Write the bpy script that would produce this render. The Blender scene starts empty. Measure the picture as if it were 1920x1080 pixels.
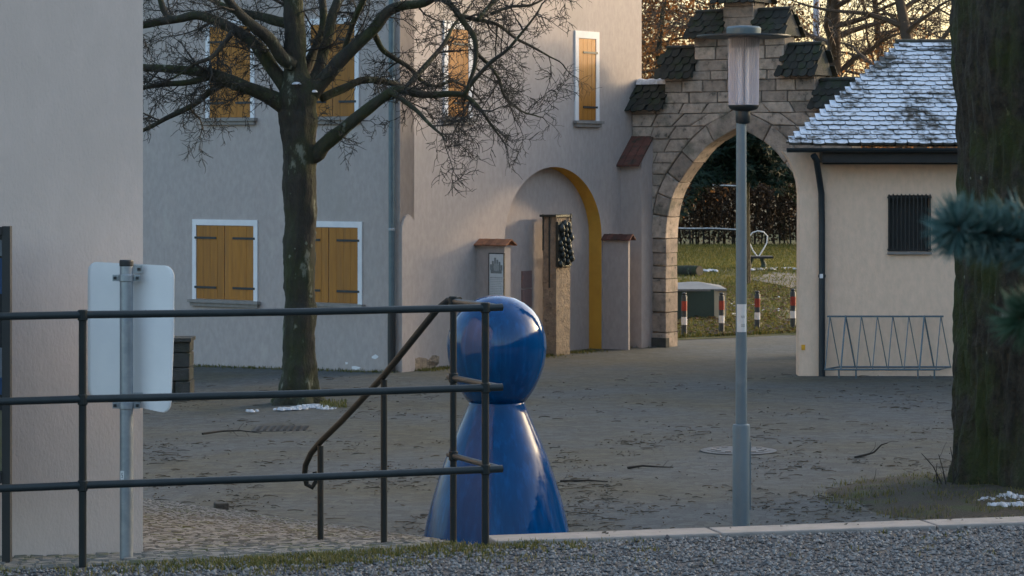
import bpy, math, random
from mathutils import Vector, Matrix, noise as mnoise
random.seed(7)
sc = bpy.context.scene
col = sc.collection

# ------------------------------------------------------------------ camera
F = 5000.0                      # focal length in pixels of the 1920 px wide photograph
EYE = 1.6
HOR = 308.0                     # horizon row
cam_d = bpy.data.cameras.new('camera')
cam = bpy.data.objects.new('camera', cam_d); col.objects.link(cam)
cam.location = (0, 0, EYE)
cam.rotation_euler = (math.radians(90), 0, 0)
cam_d.sensor_width = 36.0
cam_d.lens = F / 1920 * 36.0
cam_d.shift_y = -(540 - HOR) / 1920
cam_d.clip_start = 0.1
cam_d.clip_end = 3000
cam_d.dof.use_dof = True
cam_d.dof.focus_distance = 19.0
cam_d.dof.aperture_fstop = 20.0
sc.camera = cam

# ------------------------------------------------------------------ light
SUN_DIR = Vector((0.843, 0.496, 0.205)).normalized()      # towards the sun
elev = math.asin(SUN_DIR.z)
azim = math.atan2(SUN_DIR.x, SUN_DIR.y)                   # clockwise from +Y
world = bpy.data.worlds.new('World'); sc.world = world
world.use_nodes = True
wn = world.node_tree.nodes; wl = world.node_tree.links
bg = wn['Background']
sky = wn.new('ShaderNodeTexSky'); sky.sky_type = 'NISHITA'
sky.sun_disc = False
sky.sun_elevation = elev
sky.sun_rotation = azim
sky.air_density = 1.0; sky.dust_density = 4.0; sky.ozone_density = 1.3
wl.new(sky.outputs[0], bg.inputs[0])
bg.inputs[1].default_value = 0.15
sun_d = bpy.data.lights.new('sun', 'SUN'); sun_d.energy = 0.48
sun_d.angle = math.radians(3.0); sun_d.color = (1.0, 0.76, 0.52)
sun = bpy.data.objects.new('sun', sun_d); col.objects.link(sun)
sun.rotation_euler = SUN_DIR.to_track_quat('Z', 'Y').to_euler()
vs = sc.view_settings
vs.view_transform = 'Standard'; vs.look = 'None'; vs.gamma = 1.0
vs.use_curve_mapping = False
vs.exposure = 2.0

# ------------------------------------------------------------------ helpers
GZ = -1.4
def W(x, y, Y):                       # pixel + depth -> point
    return Vector(((x - 960) / F * Y, Y, EYE - (y - HOR) / F * Y))
def G(x, y, z=GZ):                    # pixel on the ground level z
    Y = F * (EYE - z) / (y - HOR)
    return Vector(((x - 960) / F * Y, Y, z))
def on_line(x, P0, d):                # column x meets the vertical plane through P0 along d
    k = (x - 960) / F
    L = (k * P0[1] - P0[0]) / (d[0] - k * d[1])
    return L, P0[1] + L * d[1]
def on_plane(x, y, P0, d):
    L, Y = on_line(x, P0, d)
    return L, EYE - (y - HOR) / F * Y

class MB:
    def __init__(s): s.v = []; s.f = []; s.mi = []; s.cur = 0
    def add(s, vs_, fs):
        o = len(s.v); s.v.extend([tuple(p) for p in vs_])
        for f in fs: s.f.append(tuple(i + o for i in f)); s.mi.append(s.cur)
    def box(s, x0, x1, y0, y1, z0, z1):
        s.hexa([(x0,y0,z0),(x1,y0,z0),(x1,y1,z0),(x0,y1,z0)], [(x0,y0,z1),(x1,y0,z1),(x1,y1,z1),(x0,y1,z1)])
    def hexa(s, b, t):
        s.add(list(b) + list(t), [(3,2,1,0),(4,5,6,7),(0,1,5,4),(1,2,6,5),(2,3,7,6),(3,0,4,7)])
    def obox(s, O, u, n, u0, u1, n0, n1, z0, z1):      # box in wall coordinates
        q = lambda a, b, z: O + u * a + n * b + Vector((0, 0, z))
        s.hexa([q(u0,n1,z0),q(u1,n1,z0),q(u1,n0,z0),q(u0,n0,z0)], [q(u0,n1,z1),q(u1,n1,z1),q(u1,n0,z1),q(u0,n0,z1)])
    def prism(s, poly, off):                            # polygon (3-D points) extruded by vector off
        n = len(poly); a = [Vector(p) for p in poly]; b = [p + off for p in a]
        s.add(a + b, [tuple(range(n))[::-1], tuple(range(n, 2*n))] + [(i, (i+1) % n, n + (i+1) % n, n + i) for i in range(n)])
    def tube(s, pts, rad, n=6, cap=True):
        pts = [Vector(p) for p in pts]
        if not hasattr(rad, '__len__'): rad = [rad] * len(pts)
        t0 = (pts[1] - pts[0]).normalized()
        up = Vector((0, 0, 1)) if abs(t0.z) < .9 else Vector((1, 0, 0))
        a = t0.cross(up).normalized()
        rings = []; m = len(pts)
        for i, p in enumerate(pts):
            t = (pts[min(i+1, m-1)] - pts[max(i-1, 0)])
            if t.length < 1e-9: t = t0
            t.normalize()
            a = (a - t * a.dot(t))
            if a.length < 1e-6: a = t.orthogonal()
            a.normalize(); b = t.cross(a)
            rings.append([p + (a * math.cos(2*math.pi*k/n) + b * math.sin(2*math.pi*k/n)) * rad[i] for k in range(n)])
        vv = [p for r in rings for p in r]; ff = []
        for i in range(m - 1):
            for k in range(n):
                ff.append((i*n+k, i*n+(k+1) % n, (i+1)*n+(k+1) % n, (i+1)*n+k))
        if cap:
            ff.append(tuple(range(n))[::-1]); ff.append(tuple((m-1)*n+k for k in range(n)))
        s.add(vv, ff)
    def lathe(s, prof, c, n=32, ax=None):               # prof: (r, z)
        c = Vector(c); vv = []; ff = []; m = len(prof)
        for r, z in prof:
            for k in range(n):
                a = 2*math.pi*k/n
                vv.append(c + Vector((r*math.cos(a), r*math.sin(a), z)))
        for i in range(m-1):
            for k in range(n):
                ff.append((i*n+k, i*n+(k+1) % n, (i+1)*n+(k+1) % n, (i+1)*n+k))
        ff.append(tuple(range(n))[::-1]); ff.append(tuple((m-1)*n+k for k in range(n)))
        s.add(vv, ff)
    def mesh(s, name, mats, smooth=False):
        me = bpy.data.meshes.new(name); me.from_pydata(s.v, [], s.f); me.update()
        for m in (mats if isinstance(mats, (list, tuple)) else [mats]): me.materials.append(m)
        if isinstance(mats, (list, tuple)) and len(mats) > 1:
            me.polygons.foreach_set('material_index', s.mi)
        if smooth: me.polygons.foreach_set('use_smooth', [True] * len(me.polygons))
        return me
    def build(s, name, mats, parent=None, smooth=False, origin=None):
        if origin is not None:
            o = Vector(origin); s.v = [tuple(Vector(p) - o) for p in s.v]
        me = s.mesh(name, mats, smooth)
        ob = bpy.data.objects.new(name, me); col.objects.link(ob)
        if origin is not None: ob.location = origin
        if parent is not None: put(ob, parent)
        return ob
def put(ob, parent):
    ob.parent = parent
    ob.matrix_parent_inverse = parent_world(parent).inverted()
def parent_world(o):
    m = Matrix.LocRotScale(o.location, o.rotation_euler, o.scale)
    if o.parent is not None: m = parent_world(o.parent) @ o.matrix_parent_inverse @ m
    return m
def tag(o, label=None, cat=None, group=None, kind=None):
    if label: o['label'] = label
    if cat: o['category'] = cat
    if group: o['group'] = group
    if kind: o['kind'] = kind
    return o
def empty(name, loc, label, cat, group=None):
    o = bpy.data.objects.new(name, None); col.objects.link(o)
    o.location = loc; o.empty_display_size = .2
    return tag(o, label, cat, group)
def shade_auto(o, ang=40):
    me = o.data
    me.polygons.foreach_set('use_smooth', [True] * len(me.polygons))
    try: me.set_sharp_from_angle(angle=math.radians(ang))
    except Exception: pass
    return o

# ------------------------------------------------------------------ materials
def mat(name, c1, c2=None, scale=6, rough=.8, bump=0, bscale=40, metal=0, c3=None, s3=1.5, t3=(.55,.7), spec=None, rnd=0,
        stretch=None, detail=6, bdist=.01, coat=0, pos=(.35,.65), c4=None, s4=6, t4=(.62,.68)):
    m = bpy.data.materials.new(name); m.use_nodes = True
    nt = m.node_tree; N = nt.nodes; Lk = nt.links
    b = N['Principled BSDF']
    b.inputs['Roughness'].default_value = rough; b.inputs['Metallic'].default_value = metal
    if spec is not None: b.inputs['Specular IOR Level'].default_value = spec
    if coat: b.inputs['Coat Weight'].default_value = coat; b.inputs['Coat Roughness'].default_value = .04
    geo = N.new('ShaderNodeNewGeometry'); vec = geo.outputs['Position']
    if stretch:
        mp = N.new('ShaderNodeMapping'); mp.inputs['Scale'].default_value = stretch
        Lk.new(vec, mp.inputs[0]); vec = mp.outputs[0]
    def nz(s, d=detail):
        n = N.new('ShaderNodeTexNoise'); n.inputs['Scale'].default_value = s; n.inputs['Detail'].default_value = d
        n.inputs['Roughness'].default_value = .62
        Lk.new(vec, n.inputs['Vector']); return n.outputs['Fac']
    def ramp(fac, a, bb, ca, cb):
        r = N.new('ShaderNodeValToRGB'); r.color_ramp.elements[0].position = a; r.color_ramp.elements[1].position = bb
        r.color_ramp.elements[0].color = ca; r.color_ramp.elements[1].color = cb
        Lk.new(fac, r.inputs[0]); return r.outputs[0]
    c2 = c2 or tuple(x*.8 for x in c1)
    out = ramp(nz(scale), pos[0], pos[1], (*c1, 1), (*c2, 1))
    if c3:
        f = ramp(nz(s3, 8), t3[0], t3[1], (0,0,0,1), (1,1,1,1))
        mx = N.new('ShaderNodeMix'); mx.data_type = 'RGBA'
        Lk.new(f, mx.inputs['Factor']); Lk.new(out, mx.inputs['A']); mx.inputs['B'].default_value = (*c3, 1)
        out = mx.outputs['Result']
    if c4:
        f = ramp(nz(s4, 10), t4[0], t4[1], (0,0,0,1), (1,1,1,1))
        mx = N.new('ShaderNodeMix'); mx.data_type = 'RGBA'
        Lk.new(f, mx.inputs['Factor']); Lk.new(out, mx.inputs['A']); mx.inputs['B'].default_value = (*c4, 1)
        out = mx.outputs['Result']
    if rnd:
        oi = N.new('ShaderNodeObjectInfo'); hs = N.new('ShaderNodeHueSaturation')
        mr = N.new('ShaderNodeMapRange'); mr.inputs['To Min'].default_value = 1-rnd; mr.inputs['To Max'].default_value = 1+rnd
        Lk.new(oi.outputs['Random'], mr.inputs['Value']); Lk.new(mr.outputs[0], hs.inputs['Value'])
        Lk.new(out, hs.inputs['Color']); out = hs.outputs[0]
    Lk.new(out, b.inputs['Base Color'])
    if bump:
        bp = N.new('ShaderNodeBump'); bp.inputs['Strength'].default_value = bump; bp.inputs['Distance'].default_value = bdist
        Lk.new(nz(bscale, 8), bp.inputs['Height']); Lk.new(bp.outputs[0], b.inputs['Normal'])
    return m
def leafmat(name, c1, c2, trans=.35, rough=.6, scale=3.0):
    m = bpy.data.materials.new(name); m.use_nodes = True
    nt = m.node_tree; N = nt.nodes; Lk = nt.links; b = N['Principled BSDF']
    b.inputs['Roughness'].default_value = rough; b.inputs['Specular IOR Level'].default_value = .2
    geo = N.new('ShaderNodeNewGeometry')
    r = N.new('ShaderNodeValToRGB'); r.color_ramp.elements[0].color = (*c1, 1); r.color_ramp.elements[1].color = (*c2, 1)
    Lk.new(geo.outputs['Random Per Island'], r.inputs[0]); Lk.new(r.outputs[0], b.inputs['Base Color'])
    tr = N.new('ShaderNodeBsdfTranslucent'); Lk.new(r.outputs[0], tr.inputs[0])
    mx = N.new('ShaderNodeMixShader'); mx.inputs[0].default_value = trans
    Lk.new(b.outputs[0], mx.inputs[1]); Lk.new(tr.outputs[0], mx.inputs[2])
    Lk.new(mx.outputs[0], N['Material Output'].inputs[0])
    return m
M = {}
M['plaster'] = mat('plaster', (.42,.368,.340), (.362,.318,.295), 16, .92, .5, 60, c3=(.335,.303,.272), s3=.9, t3=(.50,.75), bdist=.006, c4=(.465,.42,.375), s4=2.4, t4=(.60,.80), stretch=(1,1,.5))
M['plaster_near'] = mat('plaster_near', (.63,.515,.45), (.59,.485,.42), 18, .92, .7, 90, bdist=.005, c3=(.54,.445,.385), s3=1.3, t3=(.46,.72), c4=(.46,.39,.34), s4=4, t4=(.66,.85), stretch=(1,1,.45))
M['plaster_cream'] = mat('plaster_cream', (.83,.60,.44), (.74,.54,.39), 14, .92, .7, 70, c3=(.67,.50,.35), s3=1.2, t3=(.52,.8), bdist=.006, c4=(.58,.44,.31), s4=5, t4=(.64,.8), stretch=(1,1,.5))
M['ochre'] = mat('ochre', (.58,.32,.045), (.50,.27,.04), 4, .9, .3, 60)
M['white_paint'] = mat('white_paint', (.74,.74,.74), (.66,.66,.67), 5, .8, .2, 60)
M['shutter'] = mat('shutter', (.39,.158,.013), (.30,.118,.010), 3, .6, .3, 80, stretch=(8,8,.7), rnd=.14, c3=(.24,.105,.02), s3=1.2, t3=(.5,.75))
M['dark_iron'] = mat('dark_iron', (.035,.042,.045), (.025,.03,.032), 30, .55, .2, 150, metal=.3)
M['rail'] = mat('rail', (.022,.032,.036), (.017,.025,.028), 14, .42, .25, 160, spec=.28, c3=(.05,.035,.026), s3=9, t3=(.66,.76), bdist=.003)
M['rail_rust'] = mat('rail_rust', (.022,.027,.027), (.018,.022,.023), 14, .55, .3, 160, c3=(.05,.034,.024), s3=7, t3=(.60,.74), spec=.14, bdist=.003)
M['zinc'] = mat('zinc', (.13,.175,.195), (.10,.14,.16), 8, .5, .1, 60, metal=.5)
M['galv'] = mat('galv', (.36,.39,.42), (.27,.31,.34), 18, .42, .1, 60, metal=.7)
M['lamp_grey'] = mat('lamp_grey', (.13,.18,.21), (.11,.155,.185), 5, .5, .1, 80, metal=.15, c3=(.18,.225,.25), s3=2.5, t3=(.6,.8))
M['lamp_dark'] = mat('lamp_dark', (.018,.026,.032), (.024,.034,.04), 6, .45, metal=.2)
M['sign_back'] = mat('sign_back', (.78,.765,.745), (.72,.71,.70), 4, .55, .05, 40)
M['black'] = mat('black', (.012,.014,.015), (.018,.02,.02), 10, .5)
M['asphalt'] = mat('asphalt', (.054,.060,.060), (.080,.086,.083), 160, .9, .7, 240, c3=(.072,.065,.042), s3=.55, t3=(.40,.66), bdist=.006)
def sett_square(m):
    nt = m.node_tree; N = nt.nodes; Lk = nt.links; b = N['Principled BSDF']
    src = b.inputs['Base Color'].links[0].from_socket
    geo = N.new('ShaderNodeNewGeometry')
    v = N.new('ShaderNodeTexVoronoi'); v.inputs['Scale'].default_value = 9; Lk.new(geo.outputs['Position'], v.inputs['Vector'])
    ve = N.new('ShaderNodeTexVoronoi'); ve.feature = 'DISTANCE_TO_EDGE'; ve.inputs['Scale'].default_value = 9; Lk.new(geo.outputs['Position'], ve.inputs['Vector'])
    sp_ = N.new('ShaderNodeSeparateColor'); Lk.new(v.outputs['Color'], sp_.inputs[0])
    mr = N.new('ShaderNodeMapRange'); mr.inputs['To Min'].default_value = .80; mr.inputs['To Max'].default_value = 1.24; Lk.new(sp_.outputs[0], mr.inputs['Value'])
    me = N.new('ShaderNodeMapRange'); me.inputs['From Max'].default_value = .09; me.inputs['To Min'].default_value = .72; me.inputs['To Max'].default_value = 1.0; Lk.new(ve.outputs['Distance'], me.inputs['Value'])
    mu = N.new('ShaderNodeMath'); mu.operation = 'MULTIPLY'; Lk.new(mr.outputs[0], mu.inputs[0]); Lk.new(me.outputs[0], mu.inputs[1])
    hs = N.new('ShaderNodeHueSaturation'); Lk.new(src, hs.inputs['Color']); Lk.new(mu.outputs[0], hs.inputs['Value']); Lk.new(hs.outputs[0], b.inputs['Base Color'])
    return m
sett_square(M['asphalt'])
M['sett'] = mat('sett', (.165,.163,.152), (.115,.115,.108), 14, .85, .6, 120, c3=(.105,.112,.045), s3=4.5, t3=(.52,.68), bdist=.006)
M['sett_joint'] = mat('sett_joint', (.105,.10,.055), (.08,.08,.042), 25, .95, .5, 120)
M['gravel_base'] = mat('gravel_base', (.08,.08,.083), (.05,.05,.053), 70, .95, .8, 150, bdist=.01)
M['kerb'] = mat('kerb', (.27,.248,.226), (.21,.195,.178), 12, .9, .5, 150, c3=(.22,.20,.17), s3=7, t3=(.58,.75), bdist=.004)
M['stone'] = mat('stone', (.50,.40,.315), (.30,.245,.20), 9, .9, 1.0, 45, c3=(.17,.16,.12), s3=2.6, t3=(.54,.70), rnd=.28, bdist=.03, c4=(.13,.115,.09), s4=9, t4=(.60,.68))
M['mortar'] = mat('mortar', (.15,.13,.11), (.10,.09,.075), 12, .95, .5, 80)
M['tuff'] = mat('tuff', (.36,.275,.19), (.22,.175,.13), 10, .9, 1.0, 30, c3=(.16,.13,.10), s3=9, t3=(.58,.66), bdist=.03)
M['bronze'] = mat('bronze', (.035,.042,.042), (.05,.06,.055), 12, .45, .4, 40, metal=.6)
M['tile_moss'] = mat('tile_moss', (.028,.028,.023), (.018,.020,.015), 20, .9, .6, 60, c3=(.018,.028,.010), s3=5, t3=(.5,.64), rnd=.3, bdist=.01)
M['tile_red'] = mat('tile_red', (.30,.125,.06), (.22,.09,.045), 14, .85, .5, 60, c3=(.09,.07,.04), s3=7, t3=(.55,.75), rnd=.25, bdist=.01)
M['tile_redbrown'] = mat('tile_redbrown', (.14,.055,.038), (.085,.038,.028), 14, .85, .5, 60, c3=(.04,.045,.03), s3=7, t3=(.5,.7), rnd=.25)
M['wood_dark'] = mat('wood_dark', (.03,.028,.026), (.022,.022,.02), 8, .7, .2, 60)
M['bark'] = mat('bark', (.040,.036,.027), (.020,.019,.015), 9, .95, 1.0, 30, c3=(.030,.038,.011), s3=3.0, t3=(.42,.62), stretch=(1,1,.4), bdist=.03, c4=(.15,.16,.125), s4=6, t4=(.60,.66))
M['bark_big'] = mat('bark_big', (.044,.040,.027), (.013,.0125,.009), 14, .95, 1.0, 22, c3=(.026,.038,.008), s3=2.6, t3=(.44,.60), stretch=(1,1,.6), bdist=.05, c4=(.11,.12,.06), s4=6, t4=(.66,.71))
M['lichen'] = mat('lichen', (.15,.165,.125), (.10,.115,.085), 40, .95, .5, 80)
M['twig'] = mat('twig', (.026,.024,.019), (.019,.018,.014), 6, .9)
M['twig_far'] = mat('twig_far', (.095,.062,.040), (.06,.042,.028), 2, .9)
M['snow'] = mat('snow', (.60,.63,.67), (.36,.37,.38), 18, .6, .6, 30, bdist=.02)
M['soil'] = mat('soil', (.055,.042,.028), (.035,.03,.02), 25, .95, .9, 60, c3=(.045,.055,.018), s3=3, t3=(.5,.65), bdist=.02)
M['lawn'] = mat('lawn', (.055,.075,.020), (.11,.095,.032), 6, .95, .8, 60, c3=(.11,.09,.04), s3=1.1, t3=(.5,.7), bdist=.03)
M['path'] = mat('path', (.17,.16,.155), (.13,.125,.12), 20, .95, .5, 80)
M['ground'] = mat('ground', (.06,.07,.03), (.05,.05,.03), .5, .95)
M['grass'] = leafmat('grass', (.045,.075,.016), (.20,.165,.045), .35)
M['grass_dry'] = leafmat('grass_dry', (.05,.075,.02), (.20,.17,.06), .3)
M['litter'] = leafmat('litter', (.030,.027,.018), (.07,.054,.03), .05)
M['pebble'] = leafmat('pebble', (.065,.066,.069), (.25,.245,.235), 0, .9)
M['brown_leaf'] = leafmat('brown_leaf', (.05,.026,.010), (.34,.15,.05), .4)
M['hedge_leaf'] = leafmat('hedge_leaf', (.022,.016,.010), (.065,.038,.020), .15)
M['wood_leaf'] = leafmat('wood_leaf', (.05,.032,.018), (.14,.08,.04), .25)
M['spruce_green'] = leafmat('spruce_green', (.008,.020,.014), (.022,.042,.022), .1)
M['needle'] = leafmat('needle', (.06,.135,.125), (.17,.25,.23), .25, .5)
M['needle2'] = leafmat('needle2', (.04,.09,.05), (.10,.16,.10), .25, .5)
M['twig_brown'] = mat('twig_brown', (.13,.07,.035), (.08,.05,.03), 40, .85)
M['twig_orange'] = mat('twig_orange', (.28,.11,.04), (.20,.08,.03), 40, .8)
M['bin_green'] = mat('bin_green', (.035,.065,.055), (.03,.055,.048), 4, .7, .1, 40)
M['bin_sunlit'] = mat('bin_sunlit', (.40,.36,.26), (.36,.32,.24), 6, .8, .2, 40)  # pale tone stands for sun on the end of the green box
M['lid_grey'] = mat('lid_grey', (.17,.185,.19), (.14,.15,.155), 5, .7, .2, 40)
M['red'] = mat('red', (.30,.032,.018), (.24,.026,.014), 12, .6)
M['bollard_dark'] = mat('bollard_dark', (.03,.04,.045), (.025,.035,.04), 12, .6)
M['plaque'] = mat('plaque', (.22,.15,.14), (.18,.125,.12), 30, .7)
M['paper'] = mat('paper', (.62,.64,.64), (.56,.58,.58), 14, .7)
M['print_grey'] = mat('print_grey', (.17,.19,.19), (.24,.26,.26), 60, .8)
M['print_mid'] = mat('print_mid', (.36,.39,.39), (.30,.32,.32), 60, .8)
M['poster_blue'] = mat('poster_blue', (.03,.16,.42), (.05,.22,.5), 8, .4)
M['poster_white'] = mat('poster_white', (.55,.60,.62), (.45,.52,.55), 8, .4)
M['poster_yellow'] = mat('poster_yellow', (.55,.46,.16), (.50,.5,.3), 8, .4)
M['yellow'] = mat('yellow', (.75,.38,.02), (.65,.32,.02), 20, .5)
M['mast'] = mat('mast', (.58,.58,.66), (.52,.52,.6), 6, .5)
M['iron_cover'] = mat('iron_cover', (.11,.11,.105), (.07,.07,.07), 30, .45, .3, 80, metal=.5)
M['dark_stone'] = mat('dark_stone', (.06,.06,.055), (.04,.042,.038), 10, .95, .9, 40, c3=(.03,.04,.018), s3=4, t3=(.5,.7), rnd=.25, bdist=.02)

# tiles with a thin cover of snow that lies on the upper side only
def snow_tile():
    m = mat('snow_tile', (.075,.065,.055), (.05,.05,.04), 16, .85, .5, 60, rnd=.25)
    nt = m.node_tree; N = nt.nodes; Lk = nt.links; b = N['Principled BSDF']
    src = b.inputs['Base Color'].links[0].from_socket
    geo = N.new('ShaderNodeNewGeometry')
    n1 = N.new('ShaderNodeTexNoise'); n1.inputs['Scale'].default_value = 9; n1.inputs['Detail'].default_value = 8; n1.inputs['Roughness'].default_value = .7
    Lk.new(geo.outputs['Position'], n1.inputs['Vector'])
    n2 = N.new('ShaderNodeTexNoise'); n2.inputs['Scale'].default_value = 1.3; n2.inputs['Detail'].default_value = 4
    Lk.new(geo.outputs['Position'], n2.inputs['Vector'])
    ad = N.new('ShaderNodeMath'); ad.operation = 'ADD'; Lk.new(n1.outputs[0], ad.inputs[0]); Lk.new(n2.outputs[0], ad.inputs[1])
    r = N.new('ShaderNodeValToRGB'); r.color_ramp.elements[0].position = .43; r.color_ramp.elements[1].position = .52
    hf = N.new('ShaderNodeMath'); hf.operation = 'MULTIPLY'; hf.inputs[1].default_value = .5; Lk.new(ad.outputs[0], hf.inputs[0]); Lk.new(hf.outputs[0], r.inputs[0])
    sx = N.new('ShaderNodeSeparateXYZ'); Lk.new(geo.outputs['True Normal'], sx.inputs[0])
    gt = N.new('ShaderNodeMath'); gt.operation = 'GREATER_THAN'; gt.inputs[1].default_value = .45; Lk.new(sx.outputs['Z'], gt.inputs[0])
    mu = N.new('ShaderNodeMath'); mu.operation = 'MULTIPLY'; Lk.new(gt.outputs[0], mu.inputs[0]); Lk.new(r.outputs[0], mu.inputs[1])
    mx = N.new('ShaderNodeMix'); mx.data_type = 'RGBA'
    Lk.new(mu.outputs[0], mx.inputs['Factor']); Lk.new(src, mx.inputs['A']); mx.inputs['B'].default_value = (.60,.64,.69,1)
    Lk.new(mx.outputs['Result'], b.inputs['Base Color'])
    return m
M['snow_tile'] = snow_tile()
def pawn_mat(name, r0, r1, dirt, sp_):
    m = mat(name, (.0003,.040,.142), (.0005,.052,.18), 3, .16, 0, stretch=(5,5,.12), c3=(.001,.075,.26), s3=4.0, t3=(.50,.72), spec=sp_)
    nt = m.node_tree; N = nt.nodes; Lk = nt.links; b = N['Principled BSDF']
    geo = N.new('ShaderNodeNewGeometry'); mp = N.new('ShaderNodeMapping'); mp.inputs['Scale'].default_value = (9, 9, .7)
    Lk.new(geo.outputs['Position'], mp.inputs[0])
    n = N.new('ShaderNodeTexNoise'); n.inputs['Scale'].default_value = 1.6; n.inputs['Detail'].default_value = 6
    Lk.new(mp.outputs[0], n.inputs['Vector'])
    mr = N.new('ShaderNodeMapRange'); mr.inputs['From Min'].default_value = .38; mr.inputs['From Max'].default_value = .66
    mr.inputs['To Min'].default_value = r0; mr.inputs['To Max'].default_value = r1
    Lk.new(n.outputs[0], mr.inputs['Value']); Lk.new(mr.outputs[0], b.inputs['Roughness'])
    n2 = N.new('ShaderNodeTexNoise'); n2.inputs['Scale'].default_value = 7; n2.inputs['Detail'].default_value = 3; Lk.new(geo.outputs['Position'], n2.inputs['Vector'])
    bp = N.new('ShaderNodeBump'); bp.inputs['Strength'].default_value = .12; bp.inputs['Distance'].default_value = dirt; Lk.new(n2.outputs[0], bp.inputs['Height']); Lk.new(bp.outputs[0], b.inputs['Normal'])
    return m
M['blue_head'] = pawn_mat('blue_head', .05, .17, .03, .42)
M['blue_gloss'] = pawn_mat('blue_gloss', .05, .26, .02, .20)
def glass_mat(name, c, rough, alpha):
    m = bpy.data.materials.new(name); m.use_nodes = True
    nt = m.node_tree; N = nt.nodes; Lk = nt.links; b = N['Principled BSDF']
    b.inputs['Base Color'].default_value = (*c, 1); b.inputs['Roughness'].default_value = rough
    tr = N.new('ShaderNodeBsdfTransparent'); tr.inputs[0].default_value = (.95,.95,.97,1)
    mx = N.new('ShaderNodeMixShader'); mx.inputs[0].default_value = alpha
    Lk.new(tr.outputs[0], mx.inputs[1]); Lk.new(b.outputs[0], mx.inputs[2]); Lk.new(mx.outputs[0], N['Material Output'].inputs[0])
    return m
M['lamp_glass'] = glass_mat('lamp_glass', (.62,.60,.66), .12, .42)
M['pane'] = glass_mat('pane', (.05,.06,.06), .05, .25)

def struct(o): o['kind'] = 'structure'; return o

# ------------------------------------------------------------------ ground
def gz(x, y):
    return GZ - .025 * max(0, -1.6 - x) + .02 * (mnoise.noise(Vector((x * .3, y * .3, 0))))
mb = MB(); mb.add([(-900,-300,GZ-.16),(900,-300,GZ-.16),(900,1500,GZ-.16),(-900,1500,GZ-.16)], [(0,1,2,3)])
struct(mb.build('ground', M['ground']))
def sheet(name, x0, x1, y0, y1, nx, ny, fz, m):
    vv = []; ff = []
    for j in range(ny + 1):
        for i in range(nx + 1):
            x = x0 + (x1 - x0) * i / nx; y = y0 + (y1 - y0) * j / ny
            vv.append((x, y, fz(x, y)))
    for j in range(ny):
        for i in range(nx):
            a = j * (nx + 1) + i; ff.append((a, a + 1, a + nx + 2, a + nx + 1))
    b = MB(); b.add(vv, ff); return struct(b.build(name, m, smooth=True))
sheet('square', -26, 26, 10.5, 46.6, 90, 90, gz, M['asphalt'])
# lawn beyond the gate: its edge runs along the foot of the bollards
def lawn_edge(x): return 46.35 + (x - 2.9) * .62
lv = []; lf = []; nx = 60; ny = 50
for j in range(ny + 1):
    for i in range(nx + 1):
        x = -28 + 68 * i / nx
        ye = max(45.2, min(52.0, lawn_edge(x) - .9 + .12 * mnoise.noise(Vector((x * 2, 0, 3)))))
        y = ye + (120 - ye) * (j / ny) ** 1.6
        lv.append((x, y, gz(x, y) * 0 + GZ + .03 + .015 * mnoise.noise(Vector((x * .5, y * .5, 2))) * min(1, j / 4) - (.02 if j == 0 else 0)))
for j in range(ny):
    for i in range(nx):
        a = j * (nx + 1) + i; lf.append((a, a + 1, a + nx + 2, a + nx + 1))
b = MB(); b.add(lv, lf); struct(b.build('lawn', M['lawn'], smooth=True))
# path across the lawn
b = MB(); pa = [G(1402, 527), G(1440, 534), G(1500, 547), G(1560, 552), G(1560, 516), G(1500, 517), G(1450, 514)]
b.add([p + Vector((0, 0, .052)) for p in pa], [tuple(range(7))])
struct(b.build('path', M['path']))
# added unseen hill to the right of the square, keeps direct sun off it
hv = []; hf = []; nx = 24; ny = 40
for j in range(ny + 1):
    for i in range(nx + 1):
        x = 24 + 50 * i / nx; y = -45 + 111 * j / ny
        sx_ = min(1, max(0, (x - 24) / 9)); sy_ = min(1, max(0, (66 - y) / 8)); 
        h = 11.8 * (sx_*sx_*(3-2*sx_)) * (sy_*sy_*(3-2*sy_))
        hv.append((x, y, GZ - .1 + h + (.5 * mnoise.noise(Vector((x*.2, y*.2, 5))) if h > 0 else 0)))
for j in range(ny):
    for i in range(nx):
        a = j * (nx + 1) + i; hf.append((a, a + 1, a + nx + 2, a + nx + 1))
b = MB(); b.add(hv, hf); struct(b.build('blocker_hill', M['ground'], smooth=True))
# added unseen bank behind the camera, keeps bright sky out of reflections
hv = []; hf = []; nx = 60; ny = 10
for j in range(ny + 1):
    for i in range(nx + 1):
        x = -75 + 150 * i / nx; y = -34 - 26 * j / ny
        t_ = min(1, j / 4)
        hv.append((x, y, GZ - .1 + t_ * (7.0 + 2.2 * mnoise.noise(Vector((x * .09, y * .02, 4))) + 1.2 * mnoise.noise(Vector((x * .35, y * .1, 9))))))
for j in range(ny):
    for i in range(nx):
        a = j * (nx + 1) + i; hf.append((a, a + nx + 1, a + nx + 2, a + 1))
b = MB(); b.add(hv, hf); struct(b.build('blocker_hill', M['ground'], smooth=True))

# terrace: gravel floor, kerb along its far edge, retaining wall below
kd = (Vector((2.30, 11.98)) - Vector((0, 11.39))).normalized()
def kerb_y(x): return 11.39 + x * (.59 / 2.30)
T_far = [(-9.0, 8.0), (-3.5, 9.95), (-1.48, 10.67), (-.87, 10.87), (-.25, 11.22), (-.10, 11.20), (22, kerb_y(22) - .19)]
b = MB()
top = [Vector((x, y, 0)) for x, y in T_far]; n = len(top)
vv = top + [Vector((22, -12, 0)), Vector((-9, -12, 0))]
b.add(vv, [tuple(range(len(vv)))[::-1]])
for i in range(n - 1):
    b.add([top[i], top[i+1], top[i+1] - Vector((0,0,1.7)), top[i] - Vector((0,0,1.7))], [(0,1,2,3)])
terrace = struct(b.build('terrace', M['gravel_base']))
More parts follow.
